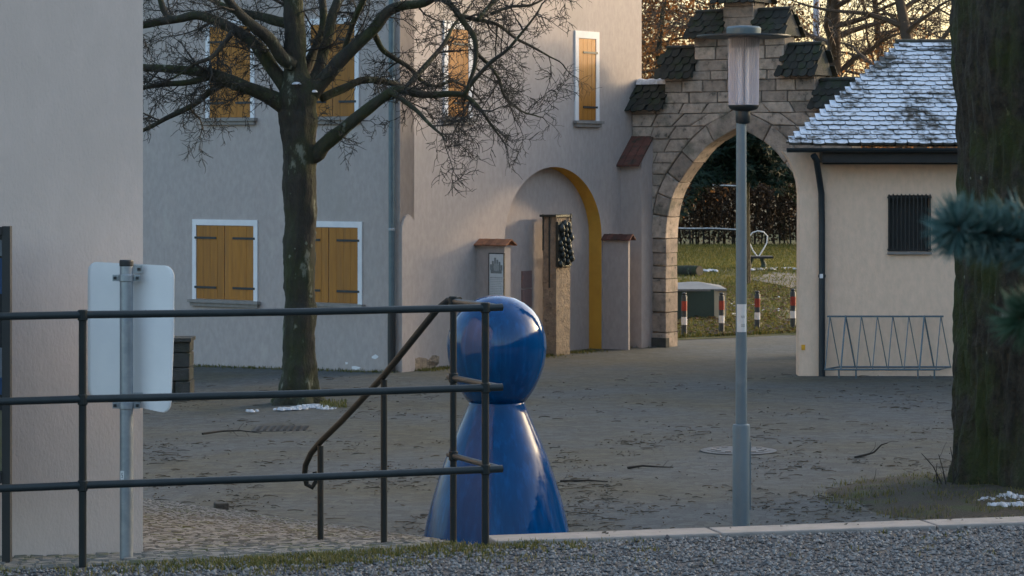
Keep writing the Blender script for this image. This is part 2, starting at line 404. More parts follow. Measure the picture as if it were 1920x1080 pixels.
# kerb stones, one metre each
x = -.12; k = 0; proto = None
while x < 20:
    a = Vector((x, kerb_y(x), 0)); u = Vector((kd.x, kd.y, 0)); nrm = Vector((kd.y, -kd.x, 0))
    mbk = MB(); mbk.obox(a, u, nrm, .004, .996, -.0, .185, -1.75, .020)
    o = mbk.build('kerb_stone', M['kerb'], terrace)
    bv = o.modifiers.new('bevel', 'BEVEL'); bv.width = .008; bv.segments = 2
    x += kd.x; k += 1
# ramp of small setts
N0, N1 = Vector((-.16, 11.22, -.006)), Vector((-4.2, 9.75, -.006))
F0, F1 = Vector((-.74, 21.2, GZ + .035)), Vector((-9.0, 30.35, GZ + .035 - .18))
def ramp_pt(u, v): return N0.lerp(N1, u).lerp(F0.lerp(F1, u), v)
b = MB(); vv = []; ff = []; nu, nv = 12, 24
for j in range(nv + 1):
    for i in range(nu + 1):
        vv.append(ramp_pt(i / nu, j / nv))
for j in range(nv):
    for i in range(nu):
        a = j * (nu + 1) + i; ff.append((a, a + nu + 1, a + nu + 2, a + 1))
b.add(vv, ff)
for j in range(nv):
    p, q = ramp_pt(0, j / nv), ramp_pt(0, (j+1) / nv)
    b.add([p, q, Vector((q.x, q.y, GZ-.2)), Vector((p.x, p.y, GZ-.2))], [(0,1,2,3)])
for i in range(nu):
    p, q = ramp_pt(i / nu, 1), ramp_pt((i+1) / nu, 1)
    b.add([p, q, Vector((q.x, q.y, GZ-.4)), Vector((p.x, p.y, GZ-.4))], [(0,1,2,3)])
ramp = struct(b.build('ramp', M['sett_joint']))
random.seed(3)
b = MB()
rows = 190
for j in range(rows):
    v0, v1 = j / rows, (j + 1) / rows
    wid = (ramp_pt(0, v0) - ramp_pt(1, v0)).length; cnt = int(wid / .07)
    offs = random.random()
    for i in range(cnt):
        u0 = (i + offs * .9 + .05) / (cnt + 1); u1 = (i + 1 + offs * .9 - .02) / (cnt + 1)
        if u1 > 1 or u1 > .55 + .45 * v0: continue
        g = .06
        c = [ramp_pt(u0 + g/(cnt+1), v0 + (v1-v0)*(.1+.06*random.random())), ramp_pt(u1, v0 + (v1-v0)*(.1+.06*random.random())), ramp_pt(u1, v1 - (v1-v0)*.06*random.random()), ramp_pt(u0 + g/(cnt+1), v1 - (v1-v0)*.06*random.random())]
        ctr = (c[0] + c[2]) / 2; h = .006 + .006 * random.random()
        t_ = [p.lerp(ctr, .16) + Vector((0, 0, h + random.uniform(-.003,.003))) for p in c]
        b.add(c + t_, [(4,7,6,5)[::-1], (0,1,5,4)[::-1], (1,2,6,5)[::-1], (2,3,7,6)[::-1], (3,0,4,7)[::-1]])
o = b.build('sett', M['sett'], ramp); tag(o, kind='stuff')
# gravel stones on the terrace
random.seed(11)
b = MB(); ico = [(0,0,1),(1,0,0),(0,1,0),(-1,0,0),(0,-1,0),(0,0,-1)]
icf = [(0,1,2),(0,2,3),(0,3,4),(0,4,1),(5,2,1),(5,3,2),(5,4,3),(5,1,4)]
def far_edge(x):
    for i in range(len(T_far) - 1):
        if T_far[i][0] <= x <= T_far[i+1][0]:
            t = (x - T_far[i][0]) / (T_far[i+1][0] - T_far[i][0]); return T_far[i][1] + t * (T_far[i+1][1] - T_far[i][1])
    return 0
cnt = 0
while cnt < 24000:
    x = random.uniform(-2.6, 3.4); y = random.uniform(9.7, 12.1)
    if y > far_edge(x) - .01: continue
    r = random.uniform(.004, .0105) * (1.5 if random.random() < .04 else 1)
    rz = random.random() * 6.28; cz, sz = math.cos(rz), math.sin(rz)
    sxx, syy, szz = r * random.uniform(.8, 1.4), r * random.uniform(.8, 1.3), r * random.uniform(.6, 1)
    vv = []
    for p in ico:
        px = p[0] * sxx * random.uniform(.8, 1.2); py = p[1] * syy * random.uniform(.8, 1.2)
        vv.append((x + px*cz - py*sz, y + px*sz + py*cz, szz * .55 + p[2] * szz))
    b.add(vv, icf); cnt += 1
tag(b.build('gravel', M['pebble']), 'grey gravel chips strewn over the near terrace', 'gravel', kind='stuff')

def blades(name, spots, m, label, cat, hmin, hmax, w):
    b = MB()
    for (x, y, z) in spots:
        h = random.uniform(hmin, hmax); a = random.random() * 6.28; le = random.uniform(.1, .9) * h
        d = Vector((math.cos(a), math.sin(a), 0)); sde = Vector((-d.y, d.x, 0)) * w * random.uniform(.6, 1.3)
        p = Vector((x, y, z)); mid = p + d * le * .35 + Vector((0,0,h*.6)); tip = p + d * le + Vector((0,0,h*random.uniform(.6,1)))
        b.add([p - sde, p + sde, mid + sde * .7, mid - sde * .7, tip], [(0,1,2,3), (3,2,4)])
    o = b.build(name, m); return tag(o, label, cat, kind='stuff')
random.seed(5)
sp = []
for k in range(420):
    x = random.gauss(-.7, .5); y = far_edge(max(-3, min(3, x))) - abs(random.gauss(.04, .20))
    for q in range(random.randint(5, 22)):
        sp.append((x + random.gauss(0, .03), y + random.gauss(0, .02), 0))
for k in range(60):
    x = random.uniform(-1.6, 2.4); y = far_edge(x) - random.uniform(.02, .9)
    for q in range(random.randint(3, 9)): sp.append((x + random.gauss(0,.02), y + random.gauss(0,.02), 0))
sp = [s for s in sp if s[1] < far_edge(max(-3, min(3, s[0])))]
blades('terrace_grass', sp, M['grass_dry'], 'short tufts of grass at the foot of the iron railing', 'grass', .010, .036, .0026)
sp = []
for k in range(42000):
    y = 45.5 + 34 * random.random() ** 1.5; x = random.uniform(.055, .112) * y + random.uniform(-1.2, 1.2)
    if y < lawn_edge(x) - .75: continue
    if mnoise.noise(Vector((x * .8, y * .5, 7))) < -.25 and random.random() < .7: continue
    sp.append((x, y, GZ + .01))
for k in range(22000):
    y = 74 + 23 * random.random(); x = random.uniform(.055, .112) * y + random.uniform(-1.2, 1.2)
    for q_ in range(1): sp.append((x, y, GZ + .06))
blades('lawn_grass', sp, M['grass'], 'patchy winter grass behind the stone gate', 'grass', .04, .13, .010)

# ------------------------------------------------------------------ near house corner on the left
HN = Vector((.25, -.968, 0)); HU = Vector((.968, .25, 0))
hc = Vector(((268 - 960) / 428.0, F / 428.0, 0))
near = empty('near_house', (hc.x, hc.y, -.1), 'plain grey beige rendered house corner behind the traffic sign', 'house')
b = MB(); q = lambda a, n_, z: hc + HU * a + HN * n_ + Vector((0, 0, z))
sd = Vector((-.42, .907, 0))
foot = [hc, hc - HU * 9, hc - HU * 9 + sd * 9, hc + sd * 9]
b.prism([p + Vector((0,0,-2.0)) for p in foot], Vector((0,0,8.2)))
b.build('wall', M['plaster_near'], near)
b = MB(); rf = [p + (p - (foot[0]+foot[2])/2).normalized() * .5 + Vector((0,0,6.203)) for p in foot]
cx = (foot[0] + foot[1] + foot[2] + foot[3]) / 4 + Vector((0,0,9))
b.add(rf + [cx], [(1,0,4),(2,1,4),(3,2,4),(0,3,4),(0,1,2,3)])
b.build('roof', M['tile_redbrown'], near)

# ------------------------------------------------------------------ notice board at the left edge
nb = empty('notice_board', ((-960) / 452.0 - .6, F / 452.0, 0), 'black framed notice board with posters at the left edge', 'notice board')
sN = 454.0; YN = F / sN
def nbx(x): return (x - 960) / sN
def nbz(y): return EYE - (y - HOR) / sN
for xx in (13, -560):
    b = MB(); b.box(nbx(xx) - .017, nbx(xx) + .017, YN - .022, YN + .022, -.06, nbz(424))
    b.build('post', M['black'], nb)
b = MB()
b.box(nbx(-538), nbx(5), YN - .03, YN + .03, nbz(440), nbz(425.5)); b.box(nbx(-538), nbx(5), YN - .03, YN + .03, nbz(905), nbz(884))
b.build('frame', M['black'], nb)
b = MB(); b.box(nbx(-538), nbx(5), YN + .005, YN + .028, nbz(884), nbz(440)); b.build('back_panel', M['black'], nb)
for (ya, yb, m) in ((450, 482, 'poster_white'), (484, 553, 'poster_blue'), (652, 735, 'poster_white'), (708, 742, 'poster_blue'), (770, 885, 'poster_yellow')):
    for j, (xa, xb) in enumerate(((-90, 4.5), (-210, -110), (-340, -230))):
        b = MB(); b.box(nbx(xa), nbx(xb), YN - .002 - (.002 if m == 'poster_blue' else 0), YN + .004, nbz(yb - 2), nbz(ya)); b.build('poster', M[m if j == 0 else 'poster_white'], nb)
b = MB(); b.box(nbx(-538), nbx(5), YN - .024, YN - .020, nbz(884), nbz(440)); b.build('pane', M['pane'], nb)

# ------------------------------------------------------------------ iron railing and handrail
RA = Vector(((910 - 960) / 448.0, F / 448.0, 0)); RB = Vector(((155 - 960) / 472.0, F / 472.0, 0))
ru = (RA - RB).normalized()
rail = empty('railing', RA, 'black iron pipe railing with a sloping curled handrail beside the ramp', 'railing')
R_END = RA + ru * .075; R_BACK = Vector(((846 - 960) / 428.0, F / 428.0, 0))
def post(p, z0, z1, r=.0155):
    b = MB(); b.tube([p + Vector((0,0,z0)), p + Vector((0,0,z1))], r, 12)
    return shade_auto(b.build('post', M['rail_rust'], rail))
post(RA, -.1, 1.0); post(RB, -.1, 1.0); post(RB - ru * 1.75, -.1, 1.0)
pb = Vector(((850 - 960) / 428.0, F / 428.0, 0)); post(pb, -.3, 1.0, .0145)
for zz in (1.0, .665, .323):
    h = Vector((0, 0, zz))
    b = MB(); b.tube([RB - ru * 2.4 + h, RB + h + Vector((0,0,.002)), RA - ru * .8 + h - Vector((0,0,.003)), R_END + h], .0155, 14)
    shade_auto(b.build('rail', M['rail'], rail))
    b = MB(); b.tube([R_END + h - ru * .006, pb.lerp(R_END, -.10) + h], .0125, 12)
    shade_auto(b.build('return_rail', M['rail'], rail))
    for p in (RA, RB, pb):
        b = MB(); b.lathe([(.016,-.022),(.0205,-.018),(.0205,.018),(.016,.022)], p + h, 14); b.build('joint', M['rail_rust'], rail)
def HW(x, y, s): return W(x, y, F / s)
hp = [pb + Vector((.03,-.02,1.005)), pb + Vector((-.025, .03, 1.0)), HW(818, 582, 426), HW(720, 704, 401), HW(640, 790, 383), HW(600, 829, 376), HW(583, 850, 373), HW(573, 872, 372), HW(571, 890, 371.5), HW(575, 908, 371), HW(585, 914, 371), HW(593, 902, 371), HW(590, 884, 371)]
b = MB(); b.tube(hp, [.0155]*6 + [.0155,.015,.014,.0135,.013,.0125,.012], 12); shade_auto(b.build('handrail', M['rail_rust'], rail))
for (px_, ytop, s_) in ((601, 836, 376), (720, 712, 401)):
    p = HW(px_, ytop, s_); b = MB(); b.tube([Vector((p.x, p.y, p.z)), Vector((p.x, p.y, -.7))], .0155, 12)
    shade_auto(b.build('post', M['rail_rust'], rail))

# ------------------------------------------------------------------ traffic sign seen from behind
sS = 453.0; YS = F / sS
sp0 = Vector(((237 - 960) / sS, YS, 0))
sign = empty('traffic_sign', (sp0.x, sp0.y, 0), 'rounded white sign plate seen from behind on a galvanised post', 'sign')
def sz(y): return EYE - (y - HOR) / sS
b = MB(); b.tube([sp0 + Vector((0,0,-.15)), sp0 + Vector((0,0,sz(497)))], .0275, 20); shade_auto(b.build('post', M['galv'], sign))
b = MB(); b.lathe([(.0285,0),(.0295,.004),(.0295,.021),(.027,.026)], sp0 + Vector((0,0,sz(499))), 20); b.build('cap', M['black'], sign)
th = math.radians(26); pu = Vector((math.cos(th), -math.sin(th), 0)); pn = Vector((math.sin(th), math.cos(th), 0))
pc = sp0 + Vector((0, .062, 0))
def plate(u, v):
    bend = max(0, u - .05) * max(0, .55 - v) * .22 - .02 * max(0, u) * v
    return pc + pu * u + pn * (.0 - bend) + Vector((0, 0, sz(629) + (v - .5) * (.590 + .02 * u / .22) - .016 * u / .22))
uL, uR = (-.205, .222)
b = MB(); gx, gy = 22, 26; vv = []
rc = .045
def inset(v):                       # rounded corners
    hgt = .585; d = min(v, 1 - v) * hgt
    return 0 if d >= rc else rc - math.sqrt(max(0, rc*rc - (rc - d) ** 2))
for side in (0, 1):
    for j in range(gy + 1):
        v = .5 - .5 * math.cos(math.pi * j / gy)
        for i in range(gx + 1):
            k = inset(v); u = uL + k + (uR - uL - 2*k) * i / gx
            vv.append(plate(u, v) + pn * (.002 if side else 0))
ff = []; st = (gx+1)*(gy+1)
for j in range(gy):
    for i in range(gx):
        a = j*(gx+1)+i; ff.append((a, a+1, a+gx+2, a+gx+1)); ff.append((st+a, st+a+gx+1, st+a+gx+2, st+a+1))
for j in range(gy):
    a = j*(gx+1); ff.append((a, a+gx+1, st+a+gx+1, st+a)); a += gx; ff.append((a, st+a, st+a+gx+1, a+gx+1))
b.add(vv, ff); b.build('plate', M['sign_back'], sign, smooth=True)
for yy in (521, 760):
    c = sp0 + Vector((0,0,sz(yy)))
    b = MB(); b.lathe([(.031,-.014),(.033,-.012),(.033,.012),(.031,.014)], c, 20)
    for s_ in (-1, 1): b.box(c.x + s_*.043 - .014, c.x + s_*.043 + .014, c.y - .006, c.y + .012, c.z - .013, c.z + .013)
    b.build('clamp', M['galv'], sign)
    for s_ in (-1, 1):
        b = MB(); b.box(c.x + s_*.046 - .006, c.x + s_*.046 + .006, c.y - .014, c.y - .006, c.z - .006, c.z + .006); b.build('bolt', M['dark_iron'], sign)
    b = MB(); b.box(c.x + .028, c.x + .066, c.y + .006, c.y + .014, c.z + .02, c.z + .052); b.build('bracket', M['galv'], sign)
    b = MB(); b.lathe([(.007,-.006),(.007,.006)], c + Vector((.052, 0, .036)), 8); b.build('bolt', M['dark_iron'], sign)
# small inspection sticker on the post
b = MB(); b.box(sp0.x - .021, sp0.x - .006, sp0.y - .0285, sp0.y - .020, sz(898), sz(882)); stc = b.build('sticker', M['paper'], sign)
b = MB(); zc = sz(890)
for (x0, x1, z0, z1) in ((-.016,-.011,.012,.014),(-.016,-.0145,.004,.012),(-.016,-.011,.004,.006),(-.0125,-.011,-.004,.004),(-.016,-.011,-.005,-.003)):
    b.box(sp0.x + x0, sp0.x + x1, sp0.y - .0292, sp0.y - .0286, zc + z0 - .004, zc + z1 - .004)
b.build('print', M['black'], stc)

# ------------------------------------------------------------------ the large house
C0 = Vector(((750 - 960) / 129.7, F / 129.7, 0))
w = Vector((.555, .832, 0)).normalized(); g = Vector((w.y, -w.x, 0))       # w along the side wall, g its outward normal
wl_d = -g.copy(); wl_n = -w.copy()                                            # front wing: runs left, faces -w
house = empty('town_house', (C0.x, C0.y, GZ), 'large grey rendered house with ochre shutters and an arched niche', 'house')
HT = 7.6
def PR(x, y): return on_plane(x, y, C0, w)
def PL(x, y): return on_plane(x, y, C0, wl_d)
b = MB(); b.obox(C0, wl_d, wl_n, 0, 13, -.35, 0, -2.2, HT); b.build('wall', M['plaster'], house)
# side wall with the arched niche
L_end, _ = on_line(1203, C0, w)
nl, _ = PR(946, 500); nr, _ = PR(1128, 500)
_, z_ap = PR(1040, 313); _, z_spr = PR(1050, 447)
nc = (nl + nr) / 2; hw_ = (nr - nl) / 2
def arch_z(L):
    t = min(1, abs(L - nc) / hw_); return z_spr + (z_ap - z_spr) * math.sqrt(max(0, 1 - t * t))
b = MB(); q = lambda a, n_, z: C0 + w * a + g * n_ + Vector((0, 0, z))
ZB = -1.9; DEP = .24
def quad(m_, p): m_.add(p, [(0,1,2,3)])
L0_ = .0
quad(b, [q(L0_,0,ZB), q(nl,0,ZB), q(nl,0,HT), q(L0_,0,HT)])
quad(b, [q(nr,0,ZB), q(L_end,0,ZB), q(L_end,0,HT), q(nr,0,HT)])
NA = 40
La = [nc - hw_ * math.cos(math.pi * i / NA) for i in range(NA + 1)]
for i in range(NA):
    a_, c_ = La[i], La[i+1]
    quad(b, [q(a_,0,arch_z(a_)), q(c_,0,arch_z(c_)), q(c_,0,HT), q(a_,0,HT)])
# end, top and back faces of the wall slab
quad(b, [q(L_end,0,ZB), q(L_end,-.6,ZB), q(L_end,-.6,HT), q(L_end,0,HT)])
quad(b, [q(L0_,0,HT), q(L_end,0,HT), q(L_end,-.6,HT), q(L0_,-.6,HT)])
quad(b, [q(L0_,-.6,ZB), q(L0_,-.6,HT), q(L_end,-.6,HT), q(L_end,-.6,ZB)])
# niche back
quad(b, [q(nl,-DEP,ZB), q(nr,-DEP,ZB), q(nr,-DEP,z_spr), q(nl,-DEP,z_spr)])
for i in range(NA):
    a_, c_ = La[i], La[i+1]
    quad(b, [q(a_,-DEP,z_spr), q(c_,-DEP,z_spr), q(c_,-DEP,arch_z(c_)), q(a_,-DEP,arch_z(a_))])
b.build('side_wall', M['plaster'], house)
b = MB()
quad(b, [q(nl,0,ZB), q(nl,-DEP,ZB), q(nl,-DEP,z_spr), q(nl,0,z_spr)])
quad(b, [q(nr,-DEP,ZB), q(nr,0,ZB), q(nr,0,z_spr), q(nr,-DEP,z_spr)])
for i in range(NA):
    a_, c_ = La[i], La[i+1]
    quad(b, [q(a_,0,arch_z(a_)), q(a_,-DEP,arch_z(a_)), q(c_,-DEP,arch_z(c_)), q(c_,0,arch_z(c_))])
tag(b.build('niche_reveal', M['ochre'], house), 'ochre painted inner edge of the arched niche')
# roof
Rf = [C0 - g*13.5 - w*.6, C0 + g*.5 - w*.6, C0 + g*.5 + w*(L_end+.1), C0 - g*13.5 + w*(L_end+.1)]
b = MB(); zz = Vector((0,0,HT)); 
r1 = C0 - g*3.5 + w*(L_end/2) + Vector((0,0,HT+3.6)); r2 = C0 - g*13.5 + w*(L_end/2) + Vector((0,0,HT+3.6))
b.add([p + zz + Vector((0,0,.01)) for p in Rf] + [r1, r2], [(0,1,4,5),(1,2,4),(2,3,5,4),(3,0,5),(3,2,1,0)])
b.build('roof', M['tile_redbrown'], house)

def window(O, u, n, rect, leaves, strapy, name='window', band=.075, lower=True):
    (a0, z0), (a1, z1) = rect                     # outer band: left/bottom .. right/top in wall coordinates
    lo, hi = min(a0, a1), max(a0, a1)
    b = MB()
    b.obox(O, u, n, lo, lo + band, 0, .022, z0, z1); b.obox(O, u, n, hi - band, hi, 0, .022, z0, z1)
    b.obox(O, u, n, lo + band, hi - band, 0, .0219, z1 - band * 1.15, z1)
    fr = b.build(name, M['white_paint'], house)
    b = MB(); b.obox(O, u, n, lo - .05, hi + .05, -.002, .085, z0 - .045, z0 - .002); b.obox(O, u, n, lo - .02, hi + .02, 0, .055, z0 - .10, z0 - .046)
    b.build('sill', M['kerb'], fr)
    i0, i1 = lo + band, hi - band; zz0, zz1 = z0, z1 - band * 1.15
    for k in range(leaves):
        s0 = i0 + (i1 - i0) * k / leaves + .006; s1 = i0 + (i1 - i0) * (k + 1) / leaves - .006
        b = MB(); nb_ = max(2, round((s1 - s0) / .13)); pw = (s1 - s0) / nb_
        for j in range(nb_):
            b.obox(O, u, n, s0 + j * pw + .0018, s0 + (j + 1) * pw - .0018, .002, .014 + random.uniform(0, .003), zz0 + .012, zz1 - .008)
        b.obox(O, u, n, s0 + .002, s1 - .002, .001, .008, zz0 + .014, zz1 - .01)
        leaf = b.build('shutter', M['shutter'], fr)
        if strapy:
            for fz_ in (.165, .83):
                zc_ = zz0 + (zz1 - zz0) * fz_
                b = MB()
                if leaves == 2:
                    near_edge = (k == 0)
                    if near_edge: b.obox(O, u, n, s0 - .035, s0 + (s1 - s0) * .72, .0175, .026, zc_ - .017, zc_ + .017)
                    else: b.obox(O, u, n, s0 + (s1 - s0) * .28, s1 + .035, .0175, .026, zc_ - .017, zc_ + .017)
                else: b.obox(O, u, n, s0 + (s1 - s0) * .25, s1 + .05, .0175, .026, zc_ - .017, zc_ + .017)
                b.build('hinge_strap', M['dark_iron'], fr)
    return fr
def rectL(x0, y0, x1, y1, f=PL):
    a0, zt = f(x0, y0); a1, zb = f(x1, y1); return ((a0, zb), (a1, zt))
window(C0, wl_d, wl_n, rectL(362, 411, 484, 565), 2, True)
window(C0, wl_d, wl_n, rectL(556, 414, 680, 571), 2, True)
window(C0, wl_d, wl_n, rectL(387, 40, 478, 221), 2, True)
window(C0, wl_d, wl_n, rectL(576, 36, 674, 219), 2, True)
window(C0, w, g, rectL(831, 38, 884, 221, PR), 1, True, band=.10)
window(C0, w, g, rectL(1077, 57, 1122, 227, PR), 1, True, band=.10)
# drainpipe on the wing beside the corner
dl, dz = PL(740, 584)
dp = C0 + wl_d * dl + wl_n * .075
b = MB(); b.tube([dp + Vector((0,0,dz)), dp + Vector((0,0,HT-.2))], .045, 14); pipe = shade_auto(b.build('drainpipe', M['zinc'], house))
b = MB(); b.tube([dp + Vector((0,0,GZ-.1)), dp + Vector((0,0,dz+.01))], .058, 14); tag(shade_auto(b.build('standpipe', M['black'], house)), 'black lower end of the drainpipe')
for yy in (430, 150, -60):
    zc = PL(740, yy)[1]; b = MB(); b.lathe([(.05,-.02),(.053,-.015),(.053,.015),(.05,.02)], dp + Vector((0,0,zc)), 14); b.build('bracket', M['galv'], pipe)
# shallow corner buttress with a rounded top
b = MB(); Lp, zt = PR(775, 402)
pts = [q(.003,.0,ZB), q(Lp,.0,ZB)] + [q(Lp/2 + Lp/2*math.cos(a), 0, zt - .25 + .25*math.sin(a)) for a in [math.pi*k/8 for k in range(9)]][:-1] + [q(.003,0,zt-.25)]
b.prism(pts, g * .035); b.build('buttress', M['plaster'], house)
# low wall stubs with tile caps either side of the niche
def stub(xa, xb, ycap, tiles_m, name='wall_stub'):
    La_, Ya = on_line(xb, C0, w)                     # nearly the outer end
    return None
def stub_at(Lw, prot, thick, ztop, m_tile, label):
    b = MB(); b.obox(C0, w, g, Lw, Lw + thick, -.02, prot, ZB, ztop); o = b.build('wall_stub', M['plaster'], house)
    n_t = 6
    tw = (prot + .08) / n_t
    for j in range(n_t):
        for side in (0, 1):
            p0 = q(Lw + thick/2, j * tw + .002, ztop + .075); e = q(Lw + thick/2 + (-1 if side == 0 else 1) * (thick/2 + .07), j * tw + .002, ztop - .01)
            dn = g * (tw - .006); tk = Vector((0, 0, .016 + .004 * (j % 2)))
            bb = MB(); bb.hexa([p0, e, e + dn, p0 + dn], [p0 + tk, e + tk, e + dn + tk, p0 + dn + tk]); t_ = bb.build('tile', m_tile, o)
    return o
def stub_from_px(x_left, x_right, ytop, thick, m_tile, label):
    Lw, Y1 = on_line(x_left, C0, w); zt_ = EYE - (ytop - HOR) / F * Y1
    # outer end: walk along g until the column is x_right
    P = C0 + w * Lw; prot = on_line(x_right, P, g)[0]
    return stub_at(Lw, prot, thick, zt_, m_tile, label), Lw, prot, zt_
st1, Lw1, pr1, zt1 = stub_from_px(893, 946, 459, .16, M['tile_red'], '')
st2, Lw2, pr2, zt2 = stub_from_px(1131, 1178, 449, .05, M['tile_redbrown'], '')
# info panel on the left stub
info = empty('info_panel', C0 + w * Lw1 + g * pr1 * .7, 'narrow white information panel with a crest above the blue pawn', 'sign')
def stub_px(x, y):
    P = C0 + w * Lw1; a_, Y_ = on_line(x, P, g); return a_, EYE - (y - HOR) / F * Y_
ia, iz1 = stub_px(918, 474); ib, iz0 = stub_px(947, 640)
O_ = C0 + w * Lw1
b = MB(); b.obox(O_, g, -w, ia, ib, .001, .03, iz0, iz1); b.build('frame', M['black'], info)
b = MB(); b.obox(O_, g, -w, ia + .018, ib - .012, .030, .034, iz0 + .02, iz1 - .015); pan = b.build('panel', M['paper'], info)
iw = ib - ia - .03; im = (ia + ib) / 2 + .003; zt_ = iz1 - .03
b = MB()
def mark(a0, a1, z0, z1, d=.0355): b.obox(O_, g, -w, a0, a1, .0341, d, z0, z1)
# crest: crown of towers round a shield
zc = zt_ - .17
mark(im - .10, im + .10, zc - .105, zc - .06)
for k, (dx, hh) in enumerate(((-.095, .05), (-.06, .10), (-.02, .15), (.02, .12), (.06, .09), (.095, .04))): mark(im + dx - .016, im + dx + .016, zc - .06, zc + hh - .02)
b.build('crest', M['print_grey'], pan)
b = MB(); pts = [O_ - w * .0356 + g * (im + .052 * math.cos(a)) + Vector((0, 0, zc - .012 + .06 * math.sin(a))) for a in [2*math.pi*k/16 for k in range(16)]]
b.prism(pts, -w * .0012); b.build('shield', M['print_mid'], pan)
b = MB(); z_ = zc - .16; random.seed(2)
for k in range(16):
    ln = iw * random.uniform(.6, .92); hh = .018 if k == 0 else .008
    x_ = im - iw * .44
    while x_ < im - iw * .44 + ln:
        wl_ = random.uniform(.012, .035); mark(x_, x_ + wl_, z_ - hh, z_); x_ += wl_ + .008
    z_ -= .034 if k == 0 else .026
b.build('lettering', M['print_mid'], pan)
# two plaques on the back of the niche
for (y0, y1, lab) in ((510, 541, 'upper of two small reddish plaques on the niche wall'), (545, 577, 'lower of two small reddish plaques on the niche wall')):
    a0, zt_ = PR(985, y0); a1, zb_ = PR(1003, y1); sh = .25
    o_ = MB(); o_.obox(C0, w, g, a0 + sh, a1 + sh, -DEP + .001, -DEP + .02, zb_, zt_)
    tag(o_.build('wall_plaque', M['plaque'], origin=C0 + w * (a0 + sh) + Vector((0,0,zb_))), lab, 'plaque')
# stele with a bronze relief in front of the niche
sb = G(1043, 668); sb.z = GZ
stele = empty('stele', sb, 'rough tuff stone stele with a dark bronze relief before the niche', 'monument')
s_st = F / sb.y; zt_ = EYE - (407 - HOR) / s_st
b = MB(); nz_ = 26
A_ = sb.copy(); A_.z = 0
lw_, rw_ = .25, .40                                     # width of the faces along g (shaded) and w (lit)
prof = [(0, 0), (-lw_, 0), (-lw_, rw_), (0, rw_)]
vv = []; ff = []; random.seed(4)
ring = []
for k in range(4):
    (a0, c0), (a1, c1) = prof[k], prof[(k + 1) % 4]
    for j in range(5): ring.append((a0 + (a1-a0)*j/5, c0 + (c1-c0)*j/5))
nr_ = len(ring)
for j in range(nz_ + 1):
    z = GZ - .1 + (zt_ - GZ + .1) * j / nz_
    for (a, c) in ring:
        p = A_ + g * a + w * c + Vector((0, 0, z)); nn = mnoise.noise(p * 6) * .018 + mnoise.noise(p * 17) * .008
        ctr = A_ - g * lw_/2 + w * rw_/2; d = Vector((p.x - ctr.x, p.y - ctr.y, 0)).normalized()
        vv.append(p + d * nn)
for j in range(nz_):
    for k in range(nr_): ff.append((j*nr_+k, j*nr_+(k+1) % nr_, (j+1)*nr_+(k+1) % nr_, (j+1)*nr_+k))
ff.append(tuple(nz_*nr_+k for k in range(nr_)))
b.add(vv, [tuple(reversed(f)) for f in ff]); b.build('column', M['tuff'], stele)
b = MB(); zr1 = EYE - (416 - HOR) / s_st; zr0 = EYE - (500 - HOR) / s_st
b.obox(A_, w, g, -.02, .36, .0, .05, zr0, zr1); rel = b.build('relief', M['bronze'], stele)
b = MB(); random.seed(9)
for k in range(22):
    cz = zr0 + .04 + (zr1 - zr0 - .08) * k / 21; L_ = .03 + .30 * ((k * 7) % 11) / 10
    c = A_ + w * L_ + g * .06 + Vector((0,0,cz)); r = random.uniform(.03, .062)
    vv = []; ff = []
    for i in range(6):
        for j in range(8):
            th_ = math.pi * (i + .5) / 6; ph = 2*math.pi*j/8
            d = Vector((math.sin(th_)*math.cos(ph), math.sin(th_)*math.sin(ph), math.cos(th_)*1.25)); vv.append(c + d * r * (1 + .3 * mnoise.noise(d * 2 + c)))
    for i in range(5):
        for j in range(8): ff.append((i*8+j, i*8+(j+1) % 8, (i+1)*8+(j+1) % 8, (i+1)*8+j))
    b.add(vv, ff)
b.build('figures', M['bronze'], rel, smooth=True)
for (aa, cc, y0, y1) in ((-.12, -.015, 403, 540), (-.24, -.012, 402, 470)):
    b = MB(); p = A_ + g * aa + w * cc
    b.tube([p + Vector((0,0,EYE - (y1 - HOR) / s_st)), p + Vector((0,0,EYE - (y0 - HOR) / s_st))], .012, 8); b.build('rod', M['bronze'], stele)
b = MB(); b.tube([A_ + w*.38 + g*.03 + Vector((0,0,zr0)), A_ + w*.38 + g*.03 + Vector((0,0,zt_+.05))], .012, 8); b.build('rod', M['bronze'], stele)
b = MB(); b.obox(A_, w, g, -.05, .42, -.28, .03, zt_ + .0, zt_ + .035); b.build('cap', M['bronze'], stele)

# ------------------------------------------------------------------ stone gate
Lg, Yg = on_line(1185, C0, w)
G0 = C0 + w * Lg                                       # left end of the front face
gate = empty('stone_gate', (G0.x, G0.y, GZ), 'stepped stone gateway with a pointed arch between house and cottage', 'gate')
TH = .36
def PG(x, y): return on_plane(x, y, G0, g)
q2 = lambda t, d, z: G0 + g * t + w * d + Vector((0, 0, z))      # d: depth into the wall
ta = (PG(1329, 277)[0] + PG(1442, 277)[0]) / 2                      # axis
t_in = PG(1250, 455)[0]
half = ta - t_in
z_apx = PG(1386, 240)[1]
_k = [(1.0, -2.2), (1.0, -1.80), (.965, -1.38), (.885, -1.05), (.71, -.71), (.40, -.27), (0, 0)]
_k = [Vector((half * a, z_apx + c)) for a, c in _k]
intr = []
for i in range(1, len(_k) - 1):
    p0, p1, p2 = _k[i-1], _k[i], _k[i+1]; p3 = _k[min(i+2, len(_k)-1)]
    for k in range(6):
        t = k / 6; intr.append(.5 * ((2*p1) + (p2-p0)*t + (2*p0-5*p1+4*p2-p3)*t*t + (3*p1-p0-3*p2+p3)*t*t*t))
intr.append(_k[-1])
h0 = intr[0].y
VO = .30
extr = []
